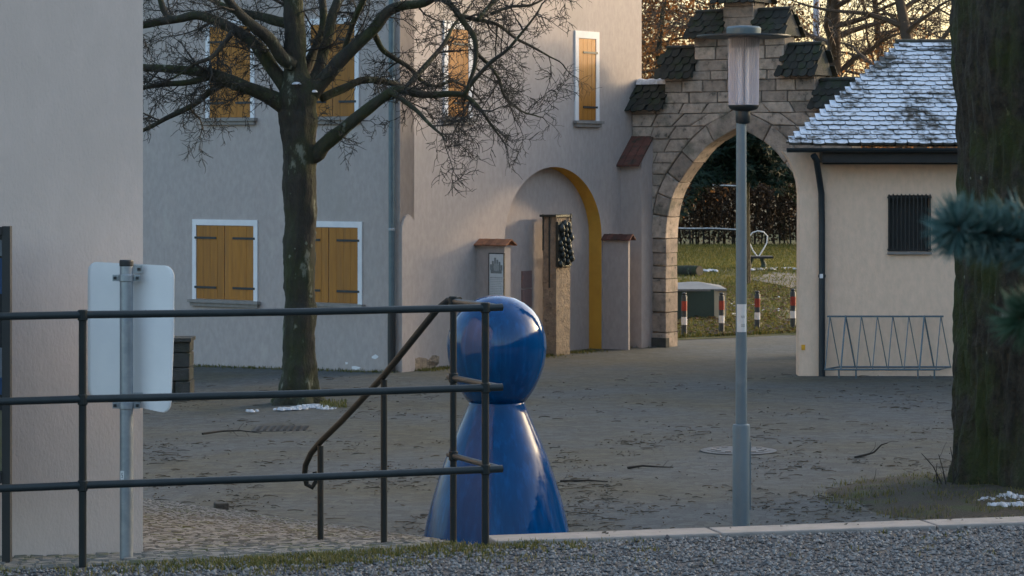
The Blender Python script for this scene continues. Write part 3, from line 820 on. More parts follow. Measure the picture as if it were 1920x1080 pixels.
for i, p in enumerate(intr):
    d = (intr[min(i+1, len(intr)-1)] - intr[max(i-1, 0)]).normalized(); n_ = Vector((d.y, -d.x))
    extr.append(p + n_ * VO)
extr[0].y = h0; extr[-1] = Vector((0, extr[-1].y + .06))
extr = [Vector((max(0, p.x), p.y)) for p in extr]
def arc(off, z):
    L_ = extr
    if z <= h0: return half + off
    if z >= L_[-1].y: return -1
    for i in range(len(L_) - 1):
        if L_[i].y <= z <= L_[i+1].y:
            t = (z - L_[i].y) / max(1e-6, L_[i+1].y - L_[i].y); return L_[i].x + (L_[i+1].x - L_[i].x) * t
    return 0
def steps_w(z): pass
x_top = (1360, 1418); 
hw_top = (PG(1418, 30)[0] - PG(1360, 30)[0]) / 2
bnd = [hw_top, ta - PG(1302, 100)[0], ta - PG(1246, 180)[0], ta + .0]      # half widths of the steps (last: to the wall)
zc_ = [None] * 4
ridge = [PG(1390, -48)[1], PG(1335, 20)[1], PG(1275, 88)[1], PG(1215, 155)[1]]
eave = [PG(1390, 4)[1], PG(1335, 70)[1], PG(1275, 146)[1], PG(1215, 206)[1]]
end_r = ta + bnd[3]
courseh = .195
blocks = []
random.seed(21)
z = GZ - .25
ci = 0
def hspan(z):                       # half width of masonry at height z
    if z < eave[3] + .10: return bnd[3]
    if z < eave[2] + .10: return bnd[2]
    if z < eave[1] + .10: return bnd[1]
    return bnd[0]
ztop_all = eave[0] + .08
levels = []
zz_ = GZ - .25
while zz_ < ztop_all - .02:
    h = courseh * random.uniform(.9, 1.1)
    for lim in (eave[3] + .10, eave[2] + .10, eave[1] + .10, ztop_all):
        if zz_ < lim - .001 and zz_ + h > lim - .06: h = lim - zz_; break
    levels.append((zz_, zz_ + h)); zz_ += h
quads = []
for (za, zb) in levels:
    hs = hspan((za + zb) / 2)
    ia_, ib_ = arc(VO, za), arc(VO, zb)
    segs = []
    if ia_ > 0 or ib_ > 0:
        ia_ = max(ia_, .0); ib_ = max(ib_, .0)
        segs.append((-hs, -hs, -ia_, -ib_)); segs.append((ia_, ib_, hs, hs))
    else: segs.append((-hs, -hs, hs, hs))
    for (l0, l1, r0, r1) in segs:
        wd = (r0 + r1) / 2 - (l0 + l1) / 2
        if wd < .02: continue
        nbk = max(1, round(wd / random.uniform(.34, .5)))
        cuts = [0] + sorted([(k + random.uniform(-.22, .22)) / nbk for k in range(1, nbk)]) + [1]
        for k in range(nbk):
            f0, f1 = cuts[k], cuts[k+1]
            quads.append([(l0 + (r0-l0)*f0, za), (l0 + (r0-l0)*f1, za), (l1 + (r1-l1)*f1, zb), (l1 + (r1-l1)*f0, zb)])
nv_ = []
# voussoirs and jamb stones
NV = 6
def along(pl, f):
    f = f * (len(pl) - 1); i = min(len(pl) - 2, int(f)); return pl[i].lerp(pl[i+1], f - i)
for sgn in (-1, 1):
    for k in range(NV):
        f0, f1 = k / NV, (k + 1) / NV
        ns = 3; pi = [along(intr, f0 + (f1 - f0) * m_ / ns) for m_ in range(ns + 1)]; pe = [along(extr, f0 + (f1 - f0) * m_ / ns) for m_ in range(ns + 1)]
        p = [(sgn * q_.x, q_.y) for q_ in [pi[0]] + pe + pi[:0:-1]]
        quads.append(p if sgn > 0 else p[::-1])
    z = GZ - .25; 
    while z < h0 - .01:
        h = min(random.uniform(.2, .34), h0 - z)
        if h0 - z - h < .1: h = h0 - z
        p = [(sgn*half, z), (sgn*(half+VO), z), (sgn*(half+VO), z+h), (sgn*half, z+h)]
        quads.append(p if sgn > 0 else p[::-1]); z += h
core = MB()
for qd in quads:
    nq = len(qd)
    cx = sum(p[0] for p in qd) / nq; cz = sum(p[1] for p in qd) / nq
    def shrink(poly, amt, lo):
        out = []
        for (t_, z_) in poly:
            dx, dz_ = t_ - cx, z_ - cz; l = math.hypot(dx, dz_) or 1; k = max(lo, 1 - amt / l); out.append((cx + dx * k, cz + dz_ * k))
        return out
    sh = shrink(qd, random.uniform(.006, .016), .5); ins = shrink(sh, .020, .4)
    pr = random.uniform(-.012, .018)
    j_ = lambda: random.uniform(-.007, .007)
    O0 = q2(ta + cx, 0, cz)
    mbq = MB()
    f0 = [q2(ta + t_ + j_(), -pr - .012 + j_(), z_ + j_()) for t_, z_ in ins]
    f1 = [q2(ta + t_, -pr, z_) for t_, z_ in sh]
    b1 = [q2(ta + t_, TH + pr, z_) for t_, z_ in sh]
    mbq.add(f0 + f1 + b1, [tuple(range(nq))] + [(nq+i, nq+(i+1) % nq, (i+1) % nq, i) for i in range(nq)] + [(2*nq+i, 2*nq+(i+1) % nq, nq+(i+1) % nq, nq+i) for i in range(nq)] + [tuple(3*nq-1-i for i in range(nq))])
    mbq.build('stone_block', M['stone'], gate, origin=O0)
    ring = min(math.hypot(p[0] - abs(q_.x), p[1] - q_.y) for q_ in intr for p in [(abs(a), c) for a, c in qd]) < .02 or (max(p[1] for p in qd) <= h0 + .01 and min(abs(p[0]) for p in qd) <= half + .01)
    core.prism([q2(ta + t_, .02, z_) for t_, z_ in shrink(qd, .035 if ring else .002, .5)], w * (TH - .04))
core.build('mortar', M['mortar'], gate)
# cap roofs on the steps
tile_me = None
def tile_mesh(wid, ln, th, m, name='tile', ar=.22):
    b = MB(); outl = [(-wid/2, 0), (wid/2, 0), (wid/2, -ln*(1-ar))] + [(wid/2*math.cos(a), -ln*(1-ar) - ln*ar*math.sin(a)) for a in (math.pi*.22, math.pi*.4, math.pi*.6, math.pi*.78)] + [(-wid/2, -ln*(1-ar))]
    b.prism([Vector((x, y, 0)) for x, y in outl][::-1], Vector((0, 0, th)))
    return b.mesh(name, m)
cap_tile = tile_mesh(.132, .24, .016, M['tile_moss'])
def place_tiles(me, P, u, dn, wid, rows_, cols, pitch, parent, jit=.01, tilt=.06, clip=None, limit=None):
    """P: upper left corner of the slope, u along the eave, dn down the slope"""
    nrm = u.cross(dn).normalized()
    if nrm.z < 0: nrm = -nrm
    out = []
    for r in range(rows_):
        for c in range(cols + (r % 2)):
            a = (c + (.5 if r % 2 == 0 else 0)) * wid
            if a < 0.01 or a > cols * wid + .001: pass
            p = P + u * (a + random.uniform(-jit, jit)) + dn * (r * pitch) + nrm * (.012 + random.uniform(0, .006))
            if clip and not clip(p): continue
            X = u; Yv = -dn; Z = X.cross(Yv).normalized()
            if Z.z < 0: X = -X; Z = -Z
            mtx = Matrix((X, Yv, Z)).transposed()
            mtx = mtx @ Matrix.Rotation(-tilt + random.uniform(-.05, .04), 3, 'X') @ Matrix.Rotation(random.uniform(-.08, .08), 3, 'Z')
            out.append((p, mtx))
    return out
def put_tile(me, p, mtx, parent, name='tile'):
    o = bpy.data.objects.new(name, me); col.objects.link(o)
    o.location = p; o.rotation_euler = mtx.to_euler(); put(o, parent); return o
def cap(t0, t1, zr, ze, ov0=.0, ov1=.0):
    t0 -= ov0; t1 += ov1
    md = TH / 2; hw2 = TH / 2 + .15
    b = MB()
    tri = [q2(t0, -.15, ze + .0), q2(t0, TH + .15, ze), q2(t0, md, zr - .03)]
    b.prism(tri, g * (t1 - t0)); cp = b.build('cap', M['dark_stone'], gate)
    for side in (-1, 1):
        r0 = q2(t0, md, zr); e0 = q2(t0, md + side * (hw2 + .03), ze - .02)
        dn = e0 - r0; ln = dn.length; dn.normalize()
        n_c = max(2, round((t1 - t0) / .135)); wid = (t1 - t0) / n_c
        rows_ = max(2, round((ln - .1) / .125)); 
        for (p, mx_) in place_tiles(cap_tile, r0, g, dn, wid, rows_, n_c - 0, (ln - .20) / max(1, rows_ - 1), cp, .014, .09,
                                    clip=lambda p: -.02 <= (p - r0).dot(g) <= (t1 - t0) + .02):
            put_tile(cap_tile, p, mx_, cp)
    # ridge tiles
    n_r = max(1, round((t1 - t0) / .3)); rl = (t1 - t0) / n_r
    for k in range(n_r):
        b = MB(); pts = []
        a0 = t0 + rl * k - .01; 
        prof = [(.075*math.cos(a), .055*math.sin(a) + (.004 if k % 2 else 0)) for a in [math.pi*i/6 for i in range(7)]]
        b.prism([q2(a0, md + x_, zr - .02 + z_) for x_, z_ in prof], g * (rl + .015)); b.build('ridge_tile', M['tile_moss'], cp)
    return cp
caps = [(ta - bnd[0], ta + bnd[0], 0, .03, .03)]
cap(ta - bnd[0], ta + bnd[0], ridge[0], eave[0], .05, .05)
for s_ in (1, 2, 3):
    cap(ta - bnd[s_], ta - bnd[s_-1], ridge[s_], eave[s_], .04 if s_ < 3 else -.01, -.015)
    cap(ta + bnd[s_-1], ta + bnd[s_], ridge[s_], eave[s_], -.015, .04)
# snow on the lowest left cap
b = MB(); random.seed(3)
t0, t1 = ta - bnd[3] + .02, ta - bnd[2] - .02
pts = [(t0 + (t1 - t0) * k / 14) for k in range(15)]
vv = []; ff = []
for k, t_ in enumerate(pts):
    hgt = .05 + .022 * mnoise.noise(Vector((t_ * 9, 0, 0)))
    for (dd, zz_) in ((-.1, -.045), (-.075, hgt*.4), (0, hgt), (.075, hgt*.4), (.1, -.045)): vv.append(q2(t_, TH/2 + dd, ridge[3] + .02 + zz_))
for k in range(14):
    for i in range(4): ff.append((k*5+i, k*5+i+1, (k+1)*5+i+1, (k+1)*5+i))
b.add(vv, ff); b.build('snow_cover', M['snow'], gate, smooth=True)
# plastered buttress with a sloping tile cap in the corner of wall and gate
bt_w, bt_p = .40, .36
zb_top = PG(1205, 262)[1]; 
b = MB()
b.hexa([q2(-.02, -bt_p, ZB), q2(bt_w, -bt_p, ZB), q2(bt_w, .004, ZB), q2(-.02, .004, ZB)],
       [q2(-.02, -bt_p, zb_top - .36), q2(bt_w, -bt_p, zb_top - .36), q2(bt_w, .004, zb_top), q2(-.02, .004, zb_top)])
bt = b.build('gate_buttress', M['plaster'], gate); tag(bt, 'plastered buttress under a sloping red tile cap')
for r in range(4):
    for c in range(3):
        p0 = q2(-.03 + c * .155, -.02 - r * .105, zb_top + .03 - r * .103); dn = (w * -.16 + Vector((0,0,-.16)))
        bb = MB(); tk = Vector((0,0,.03)); s_ = g * .148
        bb.hexa([p0, p0 + s_, p0 + s_ + dn, p0 + dn], [p0 + tk, p0 + s_ + tk, p0 + s_ + dn + tk, p0 + dn + tk]); bb.build('tile', M['tile_redbrown'], bt)
b = MB(); b.box(0,0,0,0,0,0); b = MB()
b.obox(q2(0,0,0), g, -w, bt_w + .01, t_in + .02, -.05, .06, GZ - .2, GZ + .16); b.build('plinth', M['dark_stone'], gate)

# ------------------------------------------------------------------ cottage on the right
YC = F / 132.3; sC = F / YC
def cx_(x): return (x - 960) / sC
def cz_(y): return EYE - (y - HOR) / sC
cot = empty('cottage', (cx_(1540), YC, GZ), 'small cream cottage with a snow dusted tile roof', 'house')
xl = cx_(1497); xr = 14.5; zE = cz_(296)
b = MB(); wx0, wx1, wz0, wz1 = cx_(1665), cx_(1745), cz_(472), cz_(366)
fq = lambda x0, x1, z0, z1: b.add([(x0,YC,z0),(x1,YC,z0),(x1,YC,z1),(x0,YC,z1)], [(0,1,2,3)])
zb0 = GZ - .3
xw = cx_(1536)
fq(xw, wx0, zb0, zE); fq(wx1, xr, zb0, zE); fq(wx0, wx1, zb0, wz0); fq(wx0, wx1, wz1, zE)
rv = .22
for (p0, p1) in (((wx0,wz0),(wx0,wz1)), ((wx0,wz1),(wx1,wz1)), ((wx1,wz1),(wx1,wz0)), ((wx1,wz0),(wx0,wz0))):
    b.add([(p0[0],YC,p0[1]),(p0[0],YC+rv,p0[1]),(p1[0],YC+rv,p1[1]),(p1[0],YC,p1[1])], [(0,1,2,3)])
back = YC + 3.9
bl = 1.9
b.add([(xw,YC,zb0),(xw,YC,zE),(xw+bl,back,zE),(xw+bl,back,zb0)], [(0,1,2,3)])
b.add([(xr,YC,zb0),(xr,YC,zE),(xr,back,zE),(xr,back,zb0)], [(3,2,1,0)])
b.add([(xw+bl,back,zb0),(xw+bl,back,zE),(xr,back,zE),(xr,back,zb0)], [(0,1,2,3)])
b.build('wall', M['plaster_cream'], cot)
# corner pier with a curved bracket under the eaves
b = MB(); pr = [(1496.5, 712), (1536, 712), (1536, 284), (1468, 284), (1475, 292), (1483, 306), (1490, 322), (1495, 340), (1498, 361)]
b.prism([Vector((cx_(x), YC - .02, cz_(y) if y < 700 else GZ - .2)) for x, y in pr], Vector((0, .3, 0)))
b.f = [f[::-1] for f in b.f]; pier = b.build('pier', M['plaster_cream'], cot)
b = MB(); b.box(cx_(1498.6), cx_(1535), YC - .032, YC - .0203, GZ - .2, cz_(362)); b.build('pier_facing', M['plaster_cream'], pier)
b = MB(); b.box(cx_(1502), cx_(1509), YC - .042, YC - .033, cz_(656), cz_(646)); b.build('reflector', M['yellow'], pier)
# barred window
b = MB(); b.box(wx0, wx1, YC + rv - .02, YC + rv + .02, wz0, wz1); win = b.build('window', M['black'], cot)
b = MB(); b.box(wx0 - .01, wx1 + .01, YC - .05, YC + .06, wz0 - .035, wz0 - .003); b.build('sill', M['kerb'], win)
for k in range(11):
    xb_ = wx0 + .012 + (wx1 - wx0 - .024) * k / 10
    b = MB(); b.tube([(xb_, YC - .03, wz0 + .012), (xb_, YC - .03, wz1 + .012 + .006 * (k % 2))], .0115, 6); b.build('bar', M['black'], win)
for zb_ in (wz0 + .03, wz1 - .03):
    b = MB(); b.box(wx0 - .012, wx1 + .012, YC - .02, YC - .005, zb_ - .012, zb_ + .012); b.build('crossbar', M['black'], win)
# roof
ex0, ey0, ez = cx_(1473), YC - .42, cz_(272)
run = 1.95
ry = ey0 + run; s_r = F / ry
rx0 = (1692 - 960) / F * ry; rz = EYE - (84 - HOR) / F * ry
rxe = 14.2; ex1 = 15.0
eyb = ry + run
lx_b = ex0 + 1.9
b = MB()
E = [Vector((ex0,ey0,ez)), Vector((ex1,ey0,ez)), Vector((ex1,eyb,ez)), Vector((lx_b,eyb,ez))]
Rr = [Vector((rx0,ry,rz)), Vector((rxe,ry,rz))]
b.add(E + Rr, [(0,1,5,4),(1,2,5),(2,3,4,5),(3,0,4),(3,2,1,0)])
roof = b.build('roof', M['wood_dark'], cot)
# soffit and dark beam under the eaves, gutter
b = MB(); b.box(cx_(1536) , ex1 - .1, YC - .40, YC - .004, cz_(305), cz_(286)); b.box(cx_(1542), ex1 - .1, YC - .06, YC - .005, cz_(308), cz_(305.2)); b.build('eaves_board', M['wood_dark'], cot)
gut = []
b = MB(); gy = ey0 - .05; gz_ = ez - .045
prof = [(.062*math.cos(a), .062*math.sin(a)) for a in [math.pi + math.pi*k/8 for k in range(9)]] + [(.052*math.cos(a), .052*math.sin(a)) for a in [2*math.pi - math.pi*k/8 for k in range(9)]]
b.prism([Vector((ex0 - .03, gy + y_, gz_ + z_)) for y_, z_ in prof], Vector((ex1 - ex0, 0, 0)))
b.build('gutter', M['lamp_dark'], cot)
b = MB()
dpx = [(1518, gy + .0, 291), (1524, gy + .04, 300), (1533, YC - .16, 330), (1539, YC - .075, 362), (1540, YC - .075, 420), (1540, YC - .075, 712)]
b.tube([Vector((cx_(x), y_, cz_(yy))) for x, y_, yy in dpx], .045, 14); dpc = shade_auto(b.build('drainpipe', M['lamp_dark'], cot))
b = MB(); b.box(cx_(1535), cx_(1541), YC - .135, YC - .122, cz_(521), cz_(513)); b.build('clip', M['white_paint'], dpc)
b = MB(); b.lathe([(.05,-.02),(.054,-.015),(.054,.015),(.05,.02)], (cx_(1540), YC - .075, cz_(517)), 14); b.build('bracket', M['lamp_dark'], dpc)
# roof tiles: the 300 that show largest are parts, the rest one piece
rt_me = tile_mesh(.160, .215, .036, M['snow_tile'], 'roof_tile', .10)
random.seed(8)
dnv = Vector((0, ey0 - ry, ez - rz)); ln = dnv.length; dnv.normalize()
uu = Vector((1, 0, 0)); rows_ = 23; pitch = (ln + .02) / rows_
allt = []
for r in range(rows_):
    f = (r + .0) * pitch / ln
    xs = rx0 + (ex0 - rx0) * min(1, f + .06); 
    x_ = math.floor(xs / .165) * .165 + (.0825 if r % 2 else 0)
    while x_ < 11.5:
        if x_ >= xs + .02:
            nrm = uu.cross(-dnv).normalized()
            if nrm.z < 0: nrm = -nrm
            p = Vector((x_ + random.uniform(-.006,.006), ry, rz)) + dnv * (r * pitch - .03 + random.uniform(-.006,.006)) + nrm * .03
            mx_ = Matrix((uu, -dnv, uu.cross(-dnv))).transposed() @ Matrix.Rotation(-.16 + random.uniform(-.03,.03), 3, 'X') @ Matrix.Rotation(random.uniform(-.02,.02), 3, 'Z')
            allt.append((p, mx_))
        x_ += .165
def visx(p): return 960 + F * p.x / p.y
vis = [t for t in allt if visx(t[0]) < 1800]; rest = [t for t in allt if visx(t[0]) >= 1800]
vis.sort(key=lambda t: t[0].y)
for (p, mx_) in vis[:300]: put_tile(rt_me, p, mx_, roof, 'roof_tile')
b = MB(); src_v = [v.co.copy() for v in rt_me.vertices]; src_f = [tuple(pp.vertices) for pp in rt_me.polygons]
for (p, mx_) in vis[300:] + rest: b.add([p + mx_ @ v for v in src_v], src_f)
tag(b.build('roof_tiles', M['snow_tile'], roof), kind='stuff')
b = MB(); gp_ = Vector((0, ry, rz)) + dnv * .26 + Vector((0, -.05, .075))
b.tube([Vector((rx0 + .12, gp_.y, gp_.z)), Vector((11, gp_.y, gp_.z))], .018, 8); b.build('snow_guard', M['dark_iron'], roof)
# ridge and hip tiles
k = 0; x_ = rx0 - .1
while x_ < 11:
    b = MB(); b.prism([Vector((x_, ry + .10*math.cos(a), rz + .01 + .075*math.sin(a))) for a in [math.pi*i/6 for i in range(7)]], Vector((.36, 0, 0)))
    b.build('ridge_tile', M['tile_moss'], roof); x_ += .34
hv0 = Vector((ex0, ey0, ez)); hv1 = Vector((rx0, ry, rz)); hd = (hv1 - hv0); hl = hd.length; hd.normalize(); hs = hd.cross(Vector((0,0,1))).normalized(); hu = hs.cross(hd)
for k in range(int(hl / .3)):
    b = MB(); b.prism([hv0 + hd * (.02 + k*.3) + hs * .06*math.cos(a) + hu * (.012 + .035*math.sin(a)) for a in [math.pi*i/6 for i in range(7)]], hd * .315)
    b.build('hip_tile', M['snow_tile'], roof)

# ------------------------------------------------------------------ bicycle rack
YB = F / 132.8; 
rack = empty('bicycle_rack', (cx_(1552), YB - .25, GZ), 'zigzag steel bicycle rack in front of the cottage', 'bicycle rack')
yT = YC - .16; yF, yK = YC - .42, YC - .10
zT, zF, zK = cz_(592), EYE - (693 - HOR) / F * yF, EYE - (688 - HOR) / F * yK
def bx_(x, y): return (x - 960) / F * y
b = MB(); b.tube([(bx_(1551, yT), yT, zT), (bx_(1769, yT), yT, zT)], .0125, 8); b.build('top_bar', M['zinc'], rack)
b = MB(); b.tube([(bx_(1546, yF), yF, zF), (bx_(1762, yF), yF, zF)], .0125, 8); b.build('front_bar', M['zinc'], rack)
b = MB(); b.tube([(bx_(1546, yF), yF, zF), (bx_(1571, yK), yK, zK), (bx_(1784, yK), yK, zK), (bx_(1762, yF), yF, zF)], .0125, 8); b.build('back_bar', M['zinc'], rack)
tops = [1556, 1585.5, 1615, 1645, 1674, 1704, 1733, 1764]
for k, xt in enumerate(tops):
    thick = .0125 if k in (1, 6) else .0075
    b = MB(); b.tube([(bx_(xt, yT), yT, zT + .012), (bx_(xt - 9, yF), yF, zF)], thick if k in (1, 6) else .0075, 6); b.build('rod', M['zinc'], rack)
    b = MB(); b.tube([(bx_(xt, yT), yT, zT + .012), (bx_(xt + 18, yK), yK, zK)], thick, 6); b.build('rod', M['zinc'], rack)
for xt in (1573, 1605, 1721, 1752):
    b = MB(); b.tube([(bx_(xt, yF), yF, zF + .01), (bx_(xt, yF), yF, GZ - .05)], .0125, 8); b.build('foot', M['zinc'], rack)

# ------------------------------------------------------------------ street lamp
sL = 236.0; YL = F / sL; lc = Vector(((1390 - 960) / sL, YL, 0))
lamp = empty('street_lamp', (lc.x, lc.y, GZ), 'tall grey street lamp with a ribbed glass cylinder and flat disc hat', 'street lamp')
def lz(y): return EYE - (y - HOR) / sL
c = Vector((lc.x, lc.y, 0))
b = MB(); b.lathe([(.070, GZ - .1), (.070, lz(800)), (.066, lz(796)), (.046, lz(794.5))], c, 28); shade_auto(b.build('base', M['lamp_grey'], lamp))
b = MB(); b.lathe([(.046, lz(797)), (.043, lz(500)), (.040, lz(228))], c, 24); pole = shade_auto(b.build('pole', M['lamp_grey'], lamp))
b = MB(); b.tube([c + Vector((.068, -.02, lz(828))), c + Vector((.068, -.02, lz(955)))], .008, 6); b.build('door_edge', M['lamp_grey'], lamp)
b = MB(); b.lathe([(.047, lz(232)), (.058, lz(229)), (.060, lz(207)), (.056, lz(205))], c + Vector((.012,0,0)), 24); shade_auto(b.build('collar', M['lamp_dark'], lamp))
hc_ = c + Vector((.018, 0, 0))
b = MB(); b.lathe([(.05, lz(209)), (.105, lz(205)), (.122, lz(200)), (.122, lz(197)), (.10, lz(196))], hc_, 32); shade_auto(b.build('lower_rim', M['lamp_dark'], lamp))
nrib = 40; vv = []; ff = []
for j, yy in enumerate((198, 150, 110, 68)):
    for k in range(nrib * 2):
        a = math.pi * k / nrib; r = (.120 if k % 2 else .114) + .006 * j / 3
        vv.append(hc_ + Vector((r*math.cos(a), r*math.sin(a), lz(yy))))
n2_ = nrib * 2
for j in range(3):
    for k in range(n2_): ff.append((j*n2_+k, j*n2_+(k+1) % n2_, (j+1)*n2_+(k+1) % n2_, (j+1)*n2_+k))
b = MB(); b.add(vv, ff); b.build('glass', M['lamp_glass'], lamp)
b = MB(); b.lathe([(.012, lz(200)), (.012, lz(64))], hc_ + Vector((.0, -.03, 0)), 10); b.build('inner_rod', M['lamp_dark'], lamp)
b = MB(); b.lathe([(.045, lz(198)), (.045, lz(90))], hc_ + Vector((0, .02, 0)), 16); b.build('diffuser', M['white_paint'], lamp)
b = MB(); b.lathe([(.095, lz(88)), (.105, lz(68))], hc_, 24); b.build('upper_holder', M['lamp_dark'], lamp)
b = MB(); b.lathe([(.11, lz(71)), (.372, lz(70)), (.374, lz(68)), (.372, lz(66.5)), (.13, lz(64))], hc_, 48); shade_auto(b.build('hat', M['lamp_dark'], lamp))
b = MB(); b.lathe([(.135, lz(66)), (.138, lz(62)), (.138, lz(53)), (.125, lz(50)), (.07, lz(48.5)), (.0, lz(48))], hc_, 36); shade_auto(b.build('dome', M['zinc'], lamp))
# worn pale sticker with the lamp number
rp = .0445; vv = []; ff = []
for j in range(2):
    for k in range(9):
        a = -math.pi * (.18 + .64 * k / 8) + .0; vv.append(c + Vector((rp*math.cos(a) , rp*math.sin(a), lz(570 if j else 622))))
for k in range(8): ff.append((k, k+1, 9+k+1, 9+k))
b = MB(); b.add(vv, ff); stk = b.build('number_sticker', M['paper'], pole)
b = MB()
def seg(xc, zc, sgs, s=.012):
    for (x0, z0, x1, z1) in sgs:
        a0 = (xc + x0 * s); a1 = (xc + x1 * s); t = .0016
        yb = lambda xx: -math.sqrt(max(1e-6, (rp + .0006) ** 2 - xx * xx))
        xa, xb = min(a0, a1) - t, max(a0, a1) + t; za, zb = min(z0, z1) * s * 1.6 + zc - t, max(z0, z1) * s * 1.6 + zc + t
        b.add([c + Vector((xa, yb(xa), za)), c + Vector((xb, yb(xb), za)), c + Vector((xb, yb(xb), zb)), c + Vector((xa, yb(xa), zb))], [(0,1,2,3)])
four = [(0,1,0,.4),(0,.4,.8,.4),(.6,1,.6,0)]
one = [(.4,0,.4,1)]; zero = [(0,0,0,1),(.8,0,.8,1),(0,0,.8,0),(0,1,.8,1)]
seg(-.004, lz(596), four); seg(.012, lz(596), four); seg(-.004, lz(612), zero); seg(.012, lz(612), zero)
b.build('lettering', M['print_grey'], stk)

# ------------------------------------------------------------------ blue pawn
sP = 250.0; YP = F / sP; pc_ = Vector(((931.5 - 960) / sP, YP, GZ))
def pz(y): return (1058 - y) / sP
prof_px = [(0,553.5),(16,554.5),(34,559),(52,568),(67,580),(79,595),(87,612),(92,630),(93.5,648),(92,668),(88,688),(81,708),(72,727),(62,742),(54.5,752)]
b = MB(); b.lathe([(max(.0005, r / sP), pz(y)) for r, y in prof_px][::-1], pc_, 64)
pawn = empty('pawn_figure', pc_, 'giant glossy blue board game pawn behind the iron railing', 'figure')
o = b.build('head', M['blue_head'], pawn, smooth=True)
cone = [(52.5,750),(53,757),(60,775),(71,800),(84,830),(97,862),(110,900),(121,935),(131,975),(138,1010),(143,1040),(144,1052),(141,1058)]
b = MB(); b.lathe([(r / sP, pz(y)) for r, y in cone][::-1], pc_, 64); b.build('body', M['blue_gloss'], pawn, smooth=True)
for o in pawn.children:
    pass

# ------------------------------------------------------------------ trees
def wobble(p, d, length, n, amp, grav=0.0, seedv=None):
    pts = [p.copy()]; st = length / n; d = d.normalized()
    for k in range(n):
        d = (d + Vector((random.gauss(0, amp), random.gauss(0, amp), random.gauss(0, amp) + grav))).normalized()
        p = p + d * st; pts.append(p.copy())
    return pts
def twigs_on(b, pts, rads, dens, len0, lev, amp=.22, grav=-.02, rmin=.0025, n_side=3, spread=(.5, 1.25), upb=0.0):
    tot = sum((pts[i+1] - pts[i]).length for i in range(len(pts) - 1))
    cnt = max(1, int(tot * dens + random.random()))
    for _ in range(cnt):
        i = random.randrange(len(pts) - 1); f = random.random()
        if i == 0 and f < .25 and len(pts) > 3: continue
        p = pts[i].lerp(pts[i+1], f); d0 = (pts[i+1] - pts[i]).normalized()
        r = (rads[i] * (1-f) + rads[i+1] * f)
        ax = d0.orthogonal().normalized(); ax.rotate(Matrix.Rotation(random.random() * 6.283, 3, d0))
        d = (d0 * math.cos(random.uniform(*spread)) + ax * math.sin(random.uniform(*spread))).normalized()
        d.z += upb
        L = len0 * random.uniform(.45, 1.15)
        n = 5 if lev > 0 else 4
        q_ = wobble(p, d, L, n, amp, grav)
        r0 = max(rmin, min(r * .55, L * .016)); rr = [r0 + (rmin * .6 - r0) * k / n for k in range(n + 1)]
        b.tube(q_, rr, n_side if r0 < .012 else 5, False)
        if lev > 0: twigs_on(b, q_, rr, dens * 2.1, L * .48, lev - 1, amp, grav, rmin, n_side, spread, upb)

# square tree with heavy limbs
random.seed(31)
tb = G(560, 752); YT = tb.y; sT = F / YT
tree = empty('linden_tree', (tb.x, tb.y, GZ), 'bare gnarled tree with mossy limbs in front of the shuttered house', 'tree')
def LP(pts, dy0=0, dy1=0):
    n = len(pts); return [W(x, y, YT) + Vector((0, dy0 + (dy1 - dy0) * k / max(1, n-1), 0)) for k, (x, y, r) in enumerate(pts)], [r / sT for x, y, r in pts]
limbs = []
def limb(px_pts, dy0=0, dy1=0, n=9):
    P, R = LP(px_pts, dy0, dy1)
    # smooth subdivide with a little wobble
    Q = []; QR = []
    for i in range(len(P) - 1):
        p0 = P[max(0, i-1)]; p1 = P[i]; p2 = P[i+1]; p3 = P[min(len(P)-1, i+2)]
        for k in range(4):
            t = k / 4
            v = .5 * ((2*p1) + (p2-p0)*t + (2*p0-5*p1+4*p2-p3)*t*t + (3*p1-p0-3*p2+p3)*t*t*t)
            v = v + Vector((mnoise.noise(v*3), mnoise.noise(v*3 + Vector((9,0,0))), mnoise.noise(v*3 + Vector((0,9,0))))) * .02
            Q.append(v); QR.append((R[i] + (R[i+1] - R[i]) * t) * (1 + .12 * mnoise.noise(v * 5)))
    Q.append(P[-1]); QR.append(R[-1]); limbs.append((Q, QR)); return Q, QR
tbm = MB()
trunk_px = [(558,765,52),(557,752,46),(559,735,37),(561,700,33),(563,640,31.5),(564,560,30),(563,480,29.5),(563,420,31),(562,370,31),(562,320,30),(563,290,32),(560,250,35),(558,215,38),(557,185,36),(556,160,30),(554,130,22),(553,100,21),(552,50,20),(551,0,19),(549,-80,17),(545,-200,13),(552,-330,8),(548,-450,4)]
Q, QR = limb(trunk_px)
vv = []; 
# trunk with a bumpy, slightly fluted section
n_s = 36
b = MB(); ff = []
dq = []; dr = []
for i in range(len(Q) - 1):
    for k in range(3): dq.append(Q[i].lerp(Q[i+1], k/3)); dr.append(QR[i] + (QR[i+1]-QR[i])*k/3)
Q, QR = dq + [Q[-1]], dr + [QR[-1]]
for i, (p, r) in enumerate(zip(Q, QR)):
    for k in range(n_s):
        a = 2*math.pi*k/n_s; d = Vector((math.cos(a), math.sin(a), 0))
        low = max(0, 1 - (p.z - GZ) / .45)
        rr = r * (1 + .13 * mnoise.noise(Vector((d.x*1.5, d.y*1.5, p.z*1.6))) + .09 * mnoise.noise(Vector((d.x*4, d.y*4, p.z*4))) + .06 * mnoise.noise(Vector((d.x*9, d.y*9, p.z*12))) + low * .25 * math.sin(a*5 + 1))
        vv.append(p + d * rr)
for i in range(len(Q) - 1):
    for k in range(n_s): ff.append((i*n_s+k, i*n_s+(k+1) % n_s, (i+1)*n_s+(k+1) % n_s, (i+1)*n_s+k))
tbm.add(vv, ff)
